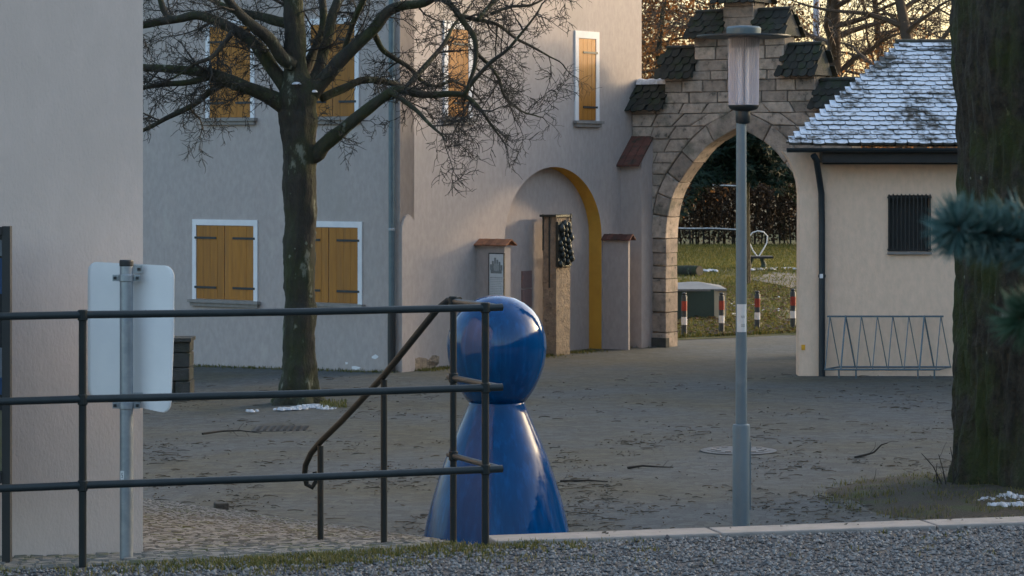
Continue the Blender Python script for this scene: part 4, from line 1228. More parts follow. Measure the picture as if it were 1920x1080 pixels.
limbs_px = [
 ([(556,215,22),(530,195,17),(500,178,14),(470,165,13),(440,156,13),(405,143,12),(365,135,9),(320,130,8),(270,127,7),(200,112,6),(120,120,4),(60,105,2.5)], 0, -.5),
 ([(400,145,7),(370,155,6),(335,158,5.5),(300,163,5),(265,172,4),(210,190,3),(150,190,2)], -.2, -.9),
 ([(425,158,7),(395,172,6),(365,196,5),(330,212,5),(300,225,4.5),(268,240,4),(215,262,2.5),(170,270,1.5)], -.2, .6),
 ([(552,185,19),(520,140,14),(495,105,13),(470,78,12),(440,56,11),(405,38,10),(365,25,9),(325,32,8),(270,42,7),(200,50,5),(120,40,3)], 0, .5),
 ([(330,32,6),(310,28,6),(297,10,6),(280,-30,5),(250,-80,3)], .3, .6),
 ([(550,120,15),(530,108,13),(512,82,12),(495,62,11),(470,40,9),(440,10,8),(400,-40,6),(340,-90,4)], -.1, -.9),
 ([(553,45,12),(520,38,10),(485,30,9),(450,22,8),(410,5,6),(360,-20,4)], 0, .9),
 ([(566,285,24),(592,290,16),(606,276,14),(630,255,13),(660,232,12),(690,207,11.5),(715,187,10),(735,174,9),(755,170,8),(785,176,6.5),(820,180,6),(850,178,6),(872,182,5),(895,200,3.5),(915,225,2.5),(940,260,1.6)], 0, -.7),
 ([(570,190,20),(600,160,15),(635,118,13),(665,88,12),(700,58,11.5),(728,26,11),(760,12,9),(795,6,8),(825,-2,7),(850,15,6),(875,48,5.5),(890,72,5),(893,100,4.5),(890,135,4),(878,165,3),(872,190,2)], 0, -.4),
 ([(855,28,5),(890,36,4),(930,45,3.5),(965,68,3),(1000,88,2.4),(1040,108,1.5)], -.3, .4),
 ([(895,40,4),(920,10,4),(945,-15,4),(975,-60,3)], -.3, .2),
 ([(920,25,3.4),(960,12,3),(1000,5,2.4),(1030,-12,1.6)], 0, .5),
 ([(572,180,18),(592,140,12),(604,100,10.5),(615,60,10),(622,20,9.5),(640,-40,8),(670,-140,5)], 0, .7),
 ([(700,62,6),(715,90,5.5),(740,108,5),(765,125,4.5),(790,150,4),(815,160,3.5),(845,150,3),(880,165,2)], .0, .8),
 ([(600,185,9),(640,165,8),(680,148,7),(715,150,6),(745,158,5),(770,165,4)], .1, .9),
 ([(735,172,6),(760,190,5),(790,215,4),(815,240,3),(835,258,2)], -.4, -1.1),
 ([(893,100,4),(915,120,3.4),(935,150,3),(945,180,2.6),(975,205,2),(1010,218,1.3)], -.3, .3),
 ([(870,182,4),(900,145,4),(925,118,3.6),(955,95,3),(985,60,2.4),(1010,25,1.8)], -.6, -.9),
 ([(560,150,14),(585,90,9),(600,30,8),(590,-50,6),(610,-150,4)], .2, 1.2),
 ([(640,110,6),(660,50,5.5),(690,-10,5),(730,-70,4)], .2, -.6),
 ([(760,170,6),(800,120,5),(830,80,4),(850,40,3),(880,0,2)], -.2, 1.0),
 ([(440,50,6),(420,80,5),(400,110,4),(370,125,3),(340,150,2)], .2, -.8),
]
for px_pts, d0, d1 in limbs_px:
    Q, QR = limb(px_pts, d0, d1)
    tbm.tube(Q, QR, 9)
o = tbm.build('trunk', M['bark'], tree, smooth=True)
tw = MB()
random.seed(77)
for i, (Q, QR) in enumerate(limbs):
    if i == 0:
        k0 = 62; twigs_on(tw, Q[k0:], QR[k0:], 4.0, 1.3, 2, .2, -.02); continue
    twigs_on(tw, Q[3:], QR[3:], 5.6, .84, 2, .26, -.04, .0042)
    e = wobble(Q[-1], Q[-1] - Q[-3], .45, 6, .25, -.03); er = [QR[-1] + (.002 - QR[-1]) * k / 6 for k in range(7)]
    tw.tube(e, er, 4, False); twigs_on(tw, e, er, 9, .4, 1, .25, -.03)
tw.build('crown', M['twig'], tree)
# lichen patches and snow in the forks
b = MB(); random.seed(5)
def patch(b, c, n, t, s, th=.006, seg=9):
    a = n.cross(t).normalized(); t2 = a.cross(n)
    vv = [c + n * th]; 
    for k in range(seg):
        an = 2*math.pi*k/seg; r = s * random.uniform(.55, 1.1); vv.append(c + (a * math.cos(an) + t2 * math.sin(an) * 1.2) * r)
    b.add(vv, [(0, 1 + k, 1 + (k+1) % seg) for k in range(seg)])
for k in range(24):
    zpx = random.uniform(330, 690); t_ = min(len(limbs[0][0]) - 1, max(0, 0))
    Qt, Rt = limbs[0]; zt = EYE - (zpx - HOR) / sT
    i = min(range(len(Qt)), key=lambda j: abs(Qt[j].z - zt)); a = random.uniform(-math.pi, 0)
    n = Vector((math.cos(a), math.sin(a), 0)); c = Vector((Qt[i].x, Qt[i].y, zt)) + n * Rt[i] * 1.015
    patch(b, c, n, Vector((0,0,1)), random.uniform(.006, .024), .003)
tag(b.build('lichen', M['lichen'], tree), kind='stuff')
def snow_blob(c, sx_, sy_, sz_, parent, name='snow_patch'):
    vv = []; ff = []; n, m_ = 12, 5
    for i in range(m_):
        ph = (math.pi/2) * i / m_
        for k in range(n):
            a = 2*math.pi*k/n; r = math.cos(ph) * (1 + .3 * mnoise.noise(Vector((math.cos(a)*2, math.sin(a)*2, c.x*9 + i*.2))))
            vv.append(c + Vector((sx_*r*math.cos(a), sy_*r*math.sin(a), sz_*math.sin(ph))))
    vv.append(c + Vector((0,0,sz_)))
    for i in range(m_-1):
        for k in range(n): ff.append((i*n+k, i*n+(k+1) % n, (i+1)*n+(k+1) % n, (i+1)*n+k))
    for k in range(n): ff.append(((m_-1)*n+k, (m_-1)*n+(k+1) % n, m_*n))
    b = MB(); b.add(vv, ff); return b.build(name, M['snow'], parent, smooth=True)
def snow_cluster(c, sx_, sy_, hz, n, label, group):
    """a thawing patch: many low lumps of different size with bare ground between them"""
    vv = []; ff = []
    for k in range(int(n * 1.7)):
        a = random.random()*6.283; f = random.random() ** .7; x_, y_ = c.x + sx_*f*math.cos(a), c.y + sy_*f*math.sin(a)
        r = random.uniform(.006, .032) * (1.25 - f*.7); h = hz * random.uniform(.4, 1) * (1.1 - f*.8)
        o_ = len(vv)
        for j in range(8):
            b_ = j*math.pi/4; q_ = r*random.uniform(.6, 1.25); vv.append((x_ + q_*1.3*math.cos(b_), y_ + q_*math.sin(b_), c.z - .015))
        for j in range(8):
            b_ = j*math.pi/4; q_ = r*random.uniform(.4, .75); vv.append((x_ + q_*1.3*math.cos(b_), y_ + q_*math.sin(b_), c.z + h*random.uniform(.6, 1)))
        ff += [(o_+j, o_+(j+1) % 8, o_+8+(j+1) % 8, o_+8+j) for j in range(8)] + [tuple(o_+8+j for j in range(8))]
    b = MB(); b.add(vv, ff); o = b.build('snow', M['snow'], smooth=True)
    return tag(o, label, 'snow', group, 'stuff')
snow_blob(W(556, 158, YT - .24), .06, .04, .03, tree)
snow_blob(W(590, 173, YT - .22), .04, .04, .03, tree)
snow_blob(W(638, 246, YT - .12), .06, .06, .035, tree)
snow_blob(W(727, 180, YT - .3), .05, .05, .03, tree)
# snow and moss round the foot of that tree
random.seed(15)
for (x, y, sx_, sy_, hz, n_) in ((586,761,.20,.16,.03,70),(556,765,.14,.10,.03,26),(532,766,.12,.12,.022,22),(612,764,.12,.16,.02,18),(472,769,.10,.10,.015,9)):
    snow_cluster(G(x, y), sx_, sy_, hz, n_, 'thin crumbly patch of old snow at the foot of the bare tree', 'snow patches at the bare tree')

# big trunk on the right
random.seed(6)
sB = 204.0; YB_ = F / sB
bt_c = Vector(((1935 - 960) / sB, YB_, GZ))
big = empty('old_tree', bt_c, 'massive dark mossy tree trunk at the right edge', 'tree')
def bz(y): return EYE - (y - HOR) / sB
prof = [(985,190,1938),(950,178,1938),(925,160,1938),(900,147,1936),(860,140,1934),(800,137,1932),(720,136,1931),(660,137,1932),(640,140,1934),(610,135,1933),(540,130,1932),(470,132,1934),(380,136,1938),(280,136,1938),(200,136,1934),(100,138,1930),(0,138,1928),(-150,135,1930),(-400,120,1935),(-700,95,1930),(-900,60,1925)]
n_s = 200; vv = []; ff = []; rows_b = []
dense = []
for i in range(len(prof) - 1):
    for k in range(12):
        t = k / 12; dense.append(tuple(prof[i][j] + (prof[i+1][j] - prof[i][j]) * t for j in range(3)))
dense.append(prof[-1])
for (yy, r, xc) in dense:
    z = bz(yy); c = Vector(((xc - 960) / sB, YB_, z))
    for k in range(n_s):
        a = 2*math.pi*k/n_s; d = Vector((math.cos(a), math.sin(a), 0))
        rid = mnoise.noise(Vector((d.x*7, d.y*7, z*1.3))) * .055 + mnoise.noise(Vector((d.x*15, d.y*15, z*3.0))) * .040 + mnoise.noise(Vector((d.x*30, d.y*30, z*7))) * .016 + mnoise.noise(Vector((d.x*1.6, d.y*1.6, z*.9))) * .05
        low = max(0, 1 - (z - GZ) / .7); rid += low * .10 * math.sin(a*6)
        vv.append(c + d * (r / sB + rid))
for i in range(len(dense) - 1):
    for k in range(n_s): ff.append((i*n_s+k, i*n_s+(k+1) % n_s, (i+1)*n_s+(k+1) % n_s, (i+1)*n_s+k))
b = MB(); b.add(vv, ff)
for k in range(9):
    a = k * .75; p = Vector((bt_c.x, bt_c.y, 4.2 + k * .45)); d = Vector((math.cos(a), math.sin(a), .7))
    q_ = wobble(p, d, 3.6, 8, .12, .02); b.tube(q_, [.22 - .02*i for i in range(9)], 8)
b.build('trunk', M['bark_big'], big, smooth=True)
b = MB()
for k in range(9):
    a = k * .75; p = Vector((bt_c.x, bt_c.y, 4.2 + k * .45)); d = Vector((math.cos(a), math.sin(a), .7)).normalized()
    q_ = [p + d * (1.0 + .5*i) for i in range(6)]
    twigs_on(b, q_, [.1]*6, 2.0, 1.6, 1, .2, 0.0, .006)
b.build('crown', M['twig'], big)
b = MB()
for k in range(16):
    a = random.uniform(-math.pi*.98, -math.pi*.02); zz_ = bz(random.uniform(20, 900)); n = Vector((math.cos(a), math.sin(a), 0))
    patch(b, Vector((bt_c.x, bt_c.y, zz_)) + n * .685, n, Vector((0,0,1)), random.uniform(.006, .02), .004)
tag(b.build('lichen', M['lichen'], big), kind='stuff')
# mound of soil round its foot
vv = []; ff = []; nr_, na = 12, 40; mc = G(1905, 950)
for i in range(nr_ + 1):
    for k in range(na):
        a = 2*math.pi*k/na; f = i / nr_; rx = 1.6 * (1 + .18 * mnoise.noise(Vector((math.cos(a)*2, math.sin(a)*2, 1)))); ry_ = 1.9
        x_, y_ = mc.x + rx*f*math.cos(a), mc.y + .6 + ry_*f*math.sin(a)
        h = .10 * (1 - f*f) ** 1.0 + .025 * mnoise.noise(Vector((x_*5, y_*5, 0))) * (1 - f)
        vv.append((x_, y_, gz(x_, y_) + h - .012 * f - .004 + (.008 if i < nr_ else -.02)))
for i in range(nr_):
    for k in range(na): ff.append((i*na+k, (i+1)*na+k, (i+1)*na+(k+1) % na, i*na+(k+1) % na))
b = MB(); b.add(vv, ff); struct(b.build('soil_mound', M['soil'], smooth=True))
sp = []
for k in range(9000):
    a = random.random() * 6.28; f = random.random() ** .6; x_, y_ = mc.x + 1.7*f*math.cos(a), mc.y + .6 + 1.9*f*math.sin(a)
    if mnoise.noise(Vector((x_*3, y_*3, 4))) < -.1: continue
    sp.append((x_, y_, GZ + .10*(1-f*f) - .01))
blades('mound_grass', sp, M['grass_dry'], 'thin grass on the soil round the old tree', 'grass', .015, .07, .003)
for (x, y, sx_, sy_, hz, n_) in ((1896,936,.22,.14,.07,60),(1850,938,.13,.10,.04,18),(1874,946,.14,.08,.035,16),(1824,932,.09,.06,.03,8),(1912,946,.12,.08,.04,20)):
    c = G(x, y); c = W(x, y, c.y - .55)
    snow_cluster(c, sx_, sy_, hz, n_, 'crumbly heap of old snow on the soil at the foot of the old tree', 'snow heaps at the old tree')
# suckers beside the trunk
b = MB()
for (pts) in ([(1775,915),(1768,880),(1760,852)], [(1788,900),(1786,860),(1782,838)], [(1772,920),(1750,875),(1728,850)], [(1780,918),(1795,890),(1790,870)], [(1762,925),(1755,890),(1757,868)]):
    P = [W(x, y, YB_ - .35) for x, y in pts]; b.tube(P, [.008, .005, .003], 5)
    twigs_on(b, P, [.006,.004,.002], 5, .25, 0, .15, 0, .002)
tag(b.build('sucker', M['twig'], big))

# ------------------------------------------------------------------ background beyond the gate
random.seed(42)
YBo = [(1283, 635, 548), (1353, 630, 548), (1420, 622, 545), (1487, 620, 541)]
bolln = ['leftmost', 'second from the left', 'third from the left', 'rightmost']
for k, (x, yb_, yt_) in enumerate(YBo):
    p = G(x, yb_); s_ = F / p.y; H_ = (yb_ - yt_) / s_; r = 5.2 / s_
    bo = empty('bollard', p, '%s dark bollard with red and white bands behind the gate' % bolln[k], 'bollard', 'bollards beside the lawn')
    b = MB(); b.lathe([(r, -.2), (r, H_ - .07), (r*.8, H_ - .055), (r*.6, H_ - .045), (r*.9, H_ - .03), (r*.7, H_ - .008), (.001, H_)], p, 14); shade_auto(b.build('post', M['bollard_dark'], bo))
    b = MB(); b.lathe([(r*1.04, H_*.60), (r*1.04, H_*.81)], p, 14); b.build('red_band', M['red'], bo)
    b = MB(); b.lathe([(r*1.04, H_*.30), (r*1.04, H_*.47)], p, 14); b.build('white_band', M['white_paint'], bo)
# green utility box with a hipped lid
p = G(1306, 602); s_ = F / p.y
def uz(y): return EYE - (y - HOR) / s_
def ux(x): return (x - 960) / s_
ubx = empty('utility_box', (ux(1300), p.y, GZ), 'dark green utility box with a pale hipped lid behind the gate', 'utility box')
x0, x1 = ux(1225), ux(1339); dpt = 1.6
b = MB(); b.box(x0, x1, p.y, p.y + dpt, GZ - .1, uz(543)); b.build('body', M['bin_green'], ubx)
sk = .62
b = MB(); b.hexa([(x1+.003, p.y+.004, GZ-.1), (x1+.24, p.y+.12, GZ-.1), (x1+.24, p.y+dpt, GZ-.1), (x1+.003, p.y+dpt, GZ-.1)], [(x1+.003, p.y+.004, uz(543)), (x1+.24, p.y+.12, uz(543)), (x1+.24, p.y+dpt, uz(543)), (x1+.003, p.y+dpt, uz(543))])
b.build('sunlit_end', M['bin_sunlit'], ubx)  # right face of the box, sunlight put into its colour
b = MB(); lx0, lx1 = x0 - .15, ux(1363); ly0, ly1 = p.y - .12, p.y + dpt + .1; z0, z1, z2 = uz(546), uz(542), uz(524)
bt4 = [(lx0,ly0,z0),(lx1,ly0+.15,z0),(lx1,ly1,z0),(lx0,ly1,z0)]; tp4 = [(a, c, z1) for a, c, _ in bt4]
my_ = (ly0+ly1)/2; mx_ = (1303-960)/F*my_; za_ = EYE - (528-HOR)/F*my_
b.add(bt4 + tp4 + [(mx_-.06, my_, za_), (mx_+.06, my_, za_)], [(3,2,1,0),(0,1,5,4),(1,2,6,5),(2,3,7,6),(3,0,4,7),(4,5,9,8),(5,6,9),(6,7,8,9),(7,4,8)])
b.build('lid', M['lid_grey'], ubx)
# log
p = G(1300, 519); s_ = F / p.y
lg = empty('log', p, 'short cut log lying on the lawn beyond the utility box', 'log')
a0 = W(1262, 509, p.y + .5); a1 = W(1311, 508, p.y - .3); r = 10.5 / s_
b = MB(); b.tube([a0, a0.lerp(a1, .5) + Vector((0,0,.01)), a1], [r*1.05, r, r*.97], 18); shade_auto(b.build('bark', M['bark'], lg))
b = MB(); d_ = (a1 - a0).normalized(); b.tube([a1 + d_ * .002, a1 + d_ * .02], [r*.9, r*.88], 18); b.build('cut_face', M['wood_dark'], lg)
# play table with a loop
p = G(1421, 508); s_ = F / p.y
tbl = empty('park_table', p, 'small dark table carrying a pale teardrop shaped loop on the lawn', 'table')
def tz(y): return EYE - (y - HOR) / s_
def tx(x): return (x - 960) / s_
b = MB(); b.box(tx(1396), tx(1448), p.y - .35, p.y + .35, tz(484), tz(480)); b.build('tabletop', M['wood_dark'], tbl)
for xx in (1405, 1432):
    b = MB(); b.tube([(tx(xx), p.y, GZ - .05), (tx(xx), p.y, tz(495)), (tx(xx + (5 if xx < 1420 else -4)), p.y, tz(484))], [.085, .075, .055], 10); b.build('leg', M['bin_green'], tbl)
lp = [(1421,482),(1412,470),(1405,455),(1405,443),(1411,436),(1421,433),(1432,435),(1439,443),(1438,455),(1431,468),(1422,482)]
b = MB(); b.tube([Vector((tx(x), p.y, tz(y))) for x, y in lp], .018, 8); shade_auto(b.build('loop', M['white_paint'], tbl))
# snow strip
for (x0_, x1_, y_) in ((1440, 1500, 508), (1395, 1440, 509), (1318, 1345, 512)):
    for k in range(5):
        x = x0_ + (x1_ - x0_) * (k + .5) / 5; c = G(x, y_ + random.uniform(-1, 1)); c.z += .06
        o = snow_blob(c, (x1_ - x0_) / 10 / 66 * 1.5, .5, .04, None, 'snow'); tag(o, 'thin streak of snow on the lawn near the park table', 'snow', 'snow streaks on the lawn', 'stuff')
random.seed(12)
for k in range(20):
    c = G(random.uniform(1370, 1500), random.uniform(560, 602)); c.z += .06
    o = snow_blob(c, random.uniform(.015,.045), random.uniform(.03,.1), .02, None, 'snow'); tag(o, 'tiny fleck of snow in the grass behind the bollards', 'snow', 'snow flecks behind the bollards', 'stuff')
# rail fence with snow on its rails
Yf = 80.0
fen = empty('rail_fence', W(1330, 490, Yf), 'tall wooden rail fence with snow covered rails seen left of the lamp', 'fence')
for xx in (1262, 1390):
    b = MB(); p = W(xx, 400, Yf); b.tube([Vector((p.x, Yf, GZ - .1)), Vector((p.x, Yf, W(xx, 338, Yf).z))], .05, 8); b.build('post', M['wood_dark'], fen)
for (y0, y1) in ((347, 348), (427, 430)):
    b = MB(); pts = [W(1262 + 129*k/8, y0 + (y1-y0)*k/8 + .6 * math.sin(k), Yf) for k in range(9)]; b.tube([v - Vector((0,0,.03)) for v in pts], .022, 6); rl_ = b.build('rail', M['wood_dark'], fen)
    b = MB(); b.tube(pts, .022, 6); b.build('snow_cover', M['snow'], rl_, smooth=True)
# pale mast
p = W(1531, 80, 95); b = MB(); b.tube([Vector((p.x, 95, GZ)), Vector((p.x, 95, 6.0)), Vector((p.x, 95, 12))], [.13, .13, .10], 12); 
b.cur = 0; o = shade_auto(b.build('mast', M['mast'], origin=(p.x, 95, GZ))); tag(o, 'pale slim mast among the bare trees', 'mast')

def leaf_cloud(b, pts_fn, n, smin, smax):
    for _ in range(n):
        c = pts_fn()
        a = Vector((random.gauss(0,1), random.gauss(0,1), random.gauss(0,1))).normalized(); t = a.orthogonal().normalized(); t.rotate(Matrix.Rotation(random.random()*6.28, 3, a)); u = a.cross(t)
        s = random.uniform(smin, smax)
        b.add([c - t*s*.5, c + u*s*.32, c + t*s*.5, c - u*s*.32 + a*s*.1], [(0,1,2,3)])
def wood_tree(name, base, h, label, leafy=0, leafm='brown_leaf', spread=.38, rad=.2, lev=2, lean=(0,0), nb=26, start=.25, cat='tree', group=None, twl=.5, dens=1.5, droop=-.005, leaf=(.07,.13)):
    e = empty(name, base, label, cat, group)
    b = MB(); d = Vector((lean[0], lean[1], 1)); P = wobble(Vector(base) - Vector((0,0,.2)), d, h, 12, .05, .02); R = [rad * (1 - .88 * k / 12) for k in range(13)]
    b.tube(P, R, 9); t = b.build('trunk', M['twig_far'] if leafy == 0 else M['bark'], e, smooth=True)
    c = MB(); ends = []
    for k in range(nb):
        f = start + (1 - start) * (k + random.random()) / nb; i = min(11, int(f * 12)); p = P[i].lerp(P[i+1], f*12 - i)
        a = random.random() * 6.283; L = h * spread * (1.15 - f * .75) * random.uniform(.7, 1.2)
        dd = Vector((math.cos(a), math.sin(a), random.uniform(.1, .9)))
        q_ = wobble(p, dd, L, 7, .16, droop); r0 = R[i] * .5; rr = [r0 + (.008 - r0) * j / 7 for j in range(8)]
        c.tube(q_, rr, 5, False); twigs_on(c, q_[1:], rr[1:], dens, L * twl, lev - 1, .2, droop, .010)
        ends.append(q_)
    c.build('crown', M['twig_far'], e)
    if leafy:
        lb = MB()
        def fn():
            q_ = random.choice(ends); i = random.randrange(1, 7); p = q_[i].lerp(q_[i+1], random.random()); s = h * .055
            return p + Vector((random.gauss(0, s), random.gauss(0, s), random.gauss(0, s)))
        leaf_cloud(lb, fn, leafy, *leaf)
        lb.build('foliage', M[leafm], e)
    return e
random.seed(101)
def gp(x, Y): return Vector(((x - 960) / F * Y, Y, GZ))
wood_tree('beech_tree', gp(1228, 84), 11.5, 'beech with dry orange leaves next to the house wall', 11000, leaf=(.10,.18), spread=.34, nb=34, start=.2)
wood_tree('beech_tree', gp(1246, 90), 13.0, 'beech with dry orange leaves left of the gate top', 12000, leaf=(.10,.18), lean=(.06,0), spread=.34, nb=34, start=.2)
wood_tree('beech_tree', gp(1180, 100), 14.0, 'dark leaved tree showing between house wall and gate', 12000, 'wood_leaf', nb=30)
wood_tree('bare_tree', gp(1572, 74), 13, 'bare tree with a thick trunk right of the gate top', 0, rad=.34, nb=26, start=.33, lean=(.05, 0), lev=3, dens=2.0, twl=.5)
wood_tree('bare_tree', gp(1770, 70), 12, 'bare tree with dark trunk above the cottage ridge', 0, rad=.30, nb=24, start=.35, lean=(-.08, 0), lev=3, dens=2.0, twl=.5)
wood_tree('bare_tree', gp(1660, 92), 14, 'slender bare tree behind the cottage roof', 0, rad=.22, nb=30, start=.2, lev=3, dens=1.8, twl=.45)
wood_tree('bare_tree', gp(1850, 96), 14, 'bare tree half hidden by the old trunk', 0, rad=.25, nb=28, start=.2, lev=3, dens=1.8, twl=.45)
wood_tree('beech_tree', gp(1720, 88), 7.5, 'rusty leaved beech above the ridge of the cottage', 6000, spread=.4, nb=26, start=.15, rad=.12)
wood_tree('beech_tree', gp(1625, 64), 5.0, 'low rusty leaved beech peeping over the cottage roof', 5000, spread=.5, nb=26, start=.15, rad=.1, lean=(0,0))
wood_tree('beech_tree', gp(1470, 104), 9, 'rusty beech beyond the hedge seen through the arch', 3600, 'wood_leaf', spread=.45, nb=26, start=.1)
# spruce whose dark boughs hang into the arch
spb = gp(1396, 66); spr = empty('spruce_tree', spb, 'dark spruce with drooping boughs filling the top of the arch', 'tree')
b = MB(); b.tube([spb - Vector((0,0,.1)), spb + Vector((0,0,8.0))], [.17, .03], 9); b.build('trunk', M['bark'], spr)
b = MB(); lb = MB()
for k in range(300):
    f = random.random() ** 1.3; z = 2.7 + 4.2 * f; a = random.random() * 6.283; L = (2.35 * (1 - f) + .3) * random.uniform(.55, 1.1)
    q_ = wobble(spb + Vector((0,0,z)), Vector((math.cos(a), math.sin(a), .15)), L, 6, .10, -.06); b.tube(q_, [.022 - .003*j for j in range(7)], 4, False)
    for j in range(int(120 * L)):
        i = random.randrange(6); p = q_[i].lerp(q_[i+1], random.random()) + Vector((random.gauss(0,.06), random.gauss(0,.06), random.gauss(-.03,.05)))
        dd = Vector((random.gauss(0, .8), random.gauss(0, .8), random.gauss(-.45, .5))).normalized(); ln_ = random.uniform(.07, .19); sd_ = dd.orthogonal().normalized() * .035
        lb.add([p - sd_, p + sd_, p + dd * ln_], [(0,1,2)])
b.build('branches', M['twig'], spr); lb.build('crown', M['spruce_green'], spr)
# hedge
random.seed(55)
Yh = 98.0; hx0, hx1 = -4.0, 20.0; hh = 2.35
hd_ = empty('hedge', (7, Yh, GZ), 'long brown winter hedge at the far end of the lawn', 'hedge')
b = MB()
for k in range(150):
    x_ = hx0 + (hx1 - hx0) * (k + random.random()) / 150; y_ = Yh + random.uniform(.0, .9)
    q_ = wobble(Vector((x_, y_, GZ)), Vector((0,0,1)), hh * random.uniform(.85, 1.1), 6, .06); b.tube(q_, [.035 - .004*j for j in range(7)], 5, False)
    twigs_on(b, q_[1:], [.02]*6, 4.5, .5, 0, .2, .02, .006)
b.build('stems', M['twig'], hd_)
lb = MB()
def hf_(): 
    z = random.random() ** .75; return Vector((random.uniform(hx0, hx1), Yh + random.uniform(-.15, 1.2), GZ + .12 + z * (hh - .1) + random.gauss(0, .08)))
leaf_cloud(lb, hf_, 42000, .08, .16); lb.build('foliage', M['hedge_leaf'], hd_)
# wood far behind: one mass
random.seed(61)
lb = MB(); 
def wf():
    x_ = random.uniform(-45, 75); y_ = random.uniform(112, 150); top = 6.2 + 2.6 * mnoise.noise(Vector((x_ * .12, y_ * .05, 0))); return Vector((x_, y_, GZ + max(0.1, top) * random.random() ** .8))
leaf_cloud(lb, wf, 60000, .22, .55)
for k in range(260):
    x_ = random.uniform(-45, 75); y_ = random.uniform(112, 150); lb.tube(wobble(Vector((x_, y_, GZ)), Vector((0,0,1)), random.uniform(5, 11), 6, .05), [.14 - .02*j for j in range(7)], 5, False)
tag(lb.build('far_wood', M['wood_leaf']), 'brown winter wood closing the view beyond the hedge', 'wood', kind='stuff')

# ------------------------------------------------------------------ small things on the square
# stone block pillar beside the sign
p = G(338, 741); s_ = F / p.y
sb_ = empty('stone_pillar', p, 'low dark pillar of stacked stones behind the white sign plate', 'pillar')
x0, x1 = (292 - 960) / s_, (357 - 960) / s_; hts = [740, 715, 690, 662, 638]
random.seed(13)
for k in range(4):
    z0 = EYE - (hts[k] - HOR) / s_; z1 = EYE - (hts[k+1] - HOR) / s_
    cuts = [x0 + random.uniform(-.01,.01), x0 + (x1-x0)*random.uniform(.35,.65), x1 + random.uniform(-.012,.012)]
    for j in range(2):
        b = MB(); b.box(cuts[j] + .004, cuts[j+1] - .004, p.y + random.uniform(-.015,.015), p.y + .45, z0 + .004 - (.15 if k == 0 else 0), z1 - .003)
        o = b.build('stone_block', M['dark_stone'], sb_, origin=Vector((cuts[j], p.y, z0))); bv = o.modifiers.new('bevel', 'BEVEL'); bv.width = .015; bv.segments = 2
b = MB(); b.box(x0 - .02, x1 + .012, p.y - .03, p.y + .47, EYE - (645 - HOR) / s_ + .03, EYE - (637 - HOR) / s_ + .02); b.build('slab', M['dark_stone'], sb_)
# manhole cover
p = G(1385, 845); p.z = gz(p.x, p.y)
mh = empty('manhole_cover', p, 'round cast iron manhole cover beside the lamp base', 'manhole cover')
b = MB(); b.lathe([(.40,-.02),(.40,.012),(.36,.016),(.34,.016)], p, 36); b.build('rim', M['iron_cover'], mh)
b = MB(); b.lathe([(.335,-.02),(.335,.020),(.0,.022)], p, 36); b.build('cover', M['iron_cover'], mh)
for k in range(12):
    a = k * math.pi / 6; c = p + Vector((.26*math.cos(a), .26*math.sin(a), .024)); bb = MB(); bb.box(c.x-.03, c.x+.03, c.y-.03, c.y+.03, c.z-.004, c.z+.006); bb.build('stud', M['kerb'], mh)
# drain grate
p = G(530, 799); p.z = gz(p.x, p.y)
dg = empty('drain_grate', p, 'slotted drain grate set in the square below the bare tree', 'drain')
b = MB(); b.box(p.x-.32, p.x+.32, p.y-.3, p.y+.3, p.z-.02, p.z+.006); b.build('frame', M['iron_cover'], dg)
for k in range(8):
    b = MB(); x_ = p.x - .26 + .075*k; b.box(x_-.018, x_+.018, p.y-.25, p.y+.25, p.z+.007, p.z+.014); b.build('slot', M['black'], dg)
# dark brick at the edge of the ramp
u_ = .325; v_ = .985; p = ramp_pt(u_, v_)
p = G(415, 953, GZ + .03); b = MB(); b.box(-.06, .06, -.05, .05, -.03, .05); b.v = [tuple(Vector(v)) for v in b.v]
o = b.build('loose_brick', M['dark_stone']); o.location = p; o.rotation_euler = (0, 0, .3); bv = o.modifiers.new('bevel', 'BEVEL'); bv.width = .008
tag(o, 'single dark brick lying at the edge of the sett ramp', 'brick')
# larger fallen branches
random.seed(19)
brn = [(1602, 858, 'forked dead branch sticking up on the square right of the lamp', [(0,0,0),(.12,0,.03),(.2,.02,.05),(.28,.02,.13),(.34,0,.15)]),
       (1215, 879, 'dark fallen twig on the square between pawn and lamp', [(-.2,0,.01),(-.05,.05,.025),(.1,0,.02),(.25,.03,.012)]),
       (1660, 912, 'long fallen twig on the square near the old tree', [(-.35,0,.01),(-.1,.06,.02),(.1,-.03,.02),(.4,.03,.012)]),
       (430, 815, 'curved fallen twig on the square behind the railing', [(-.3,0,.01),(-.1,.2,.02),(.1,.25,.02),(.35,.05,.012)]),
       (1100, 905, 'thin fallen twig on the square right of the pawn', [(-.25,.02,.01),(0,.02,.02),(.2,.0,.012)])]
for (x, y, lab, pts) in brn:
    p = G(x, y); b = MB(); P = [p + Vector(v) for v in pts]; R = [.014 - .009*i/(len(P)-1) for i in range(len(P))]
    b.tube(P, R, 6); twigs_on(b, P, R, 8, .15, 0, .2, -.02, .003)
    tag(b.build('fallen_branch', M['twig'], origin=p), lab, 'branch', 'branches fallen on the square')
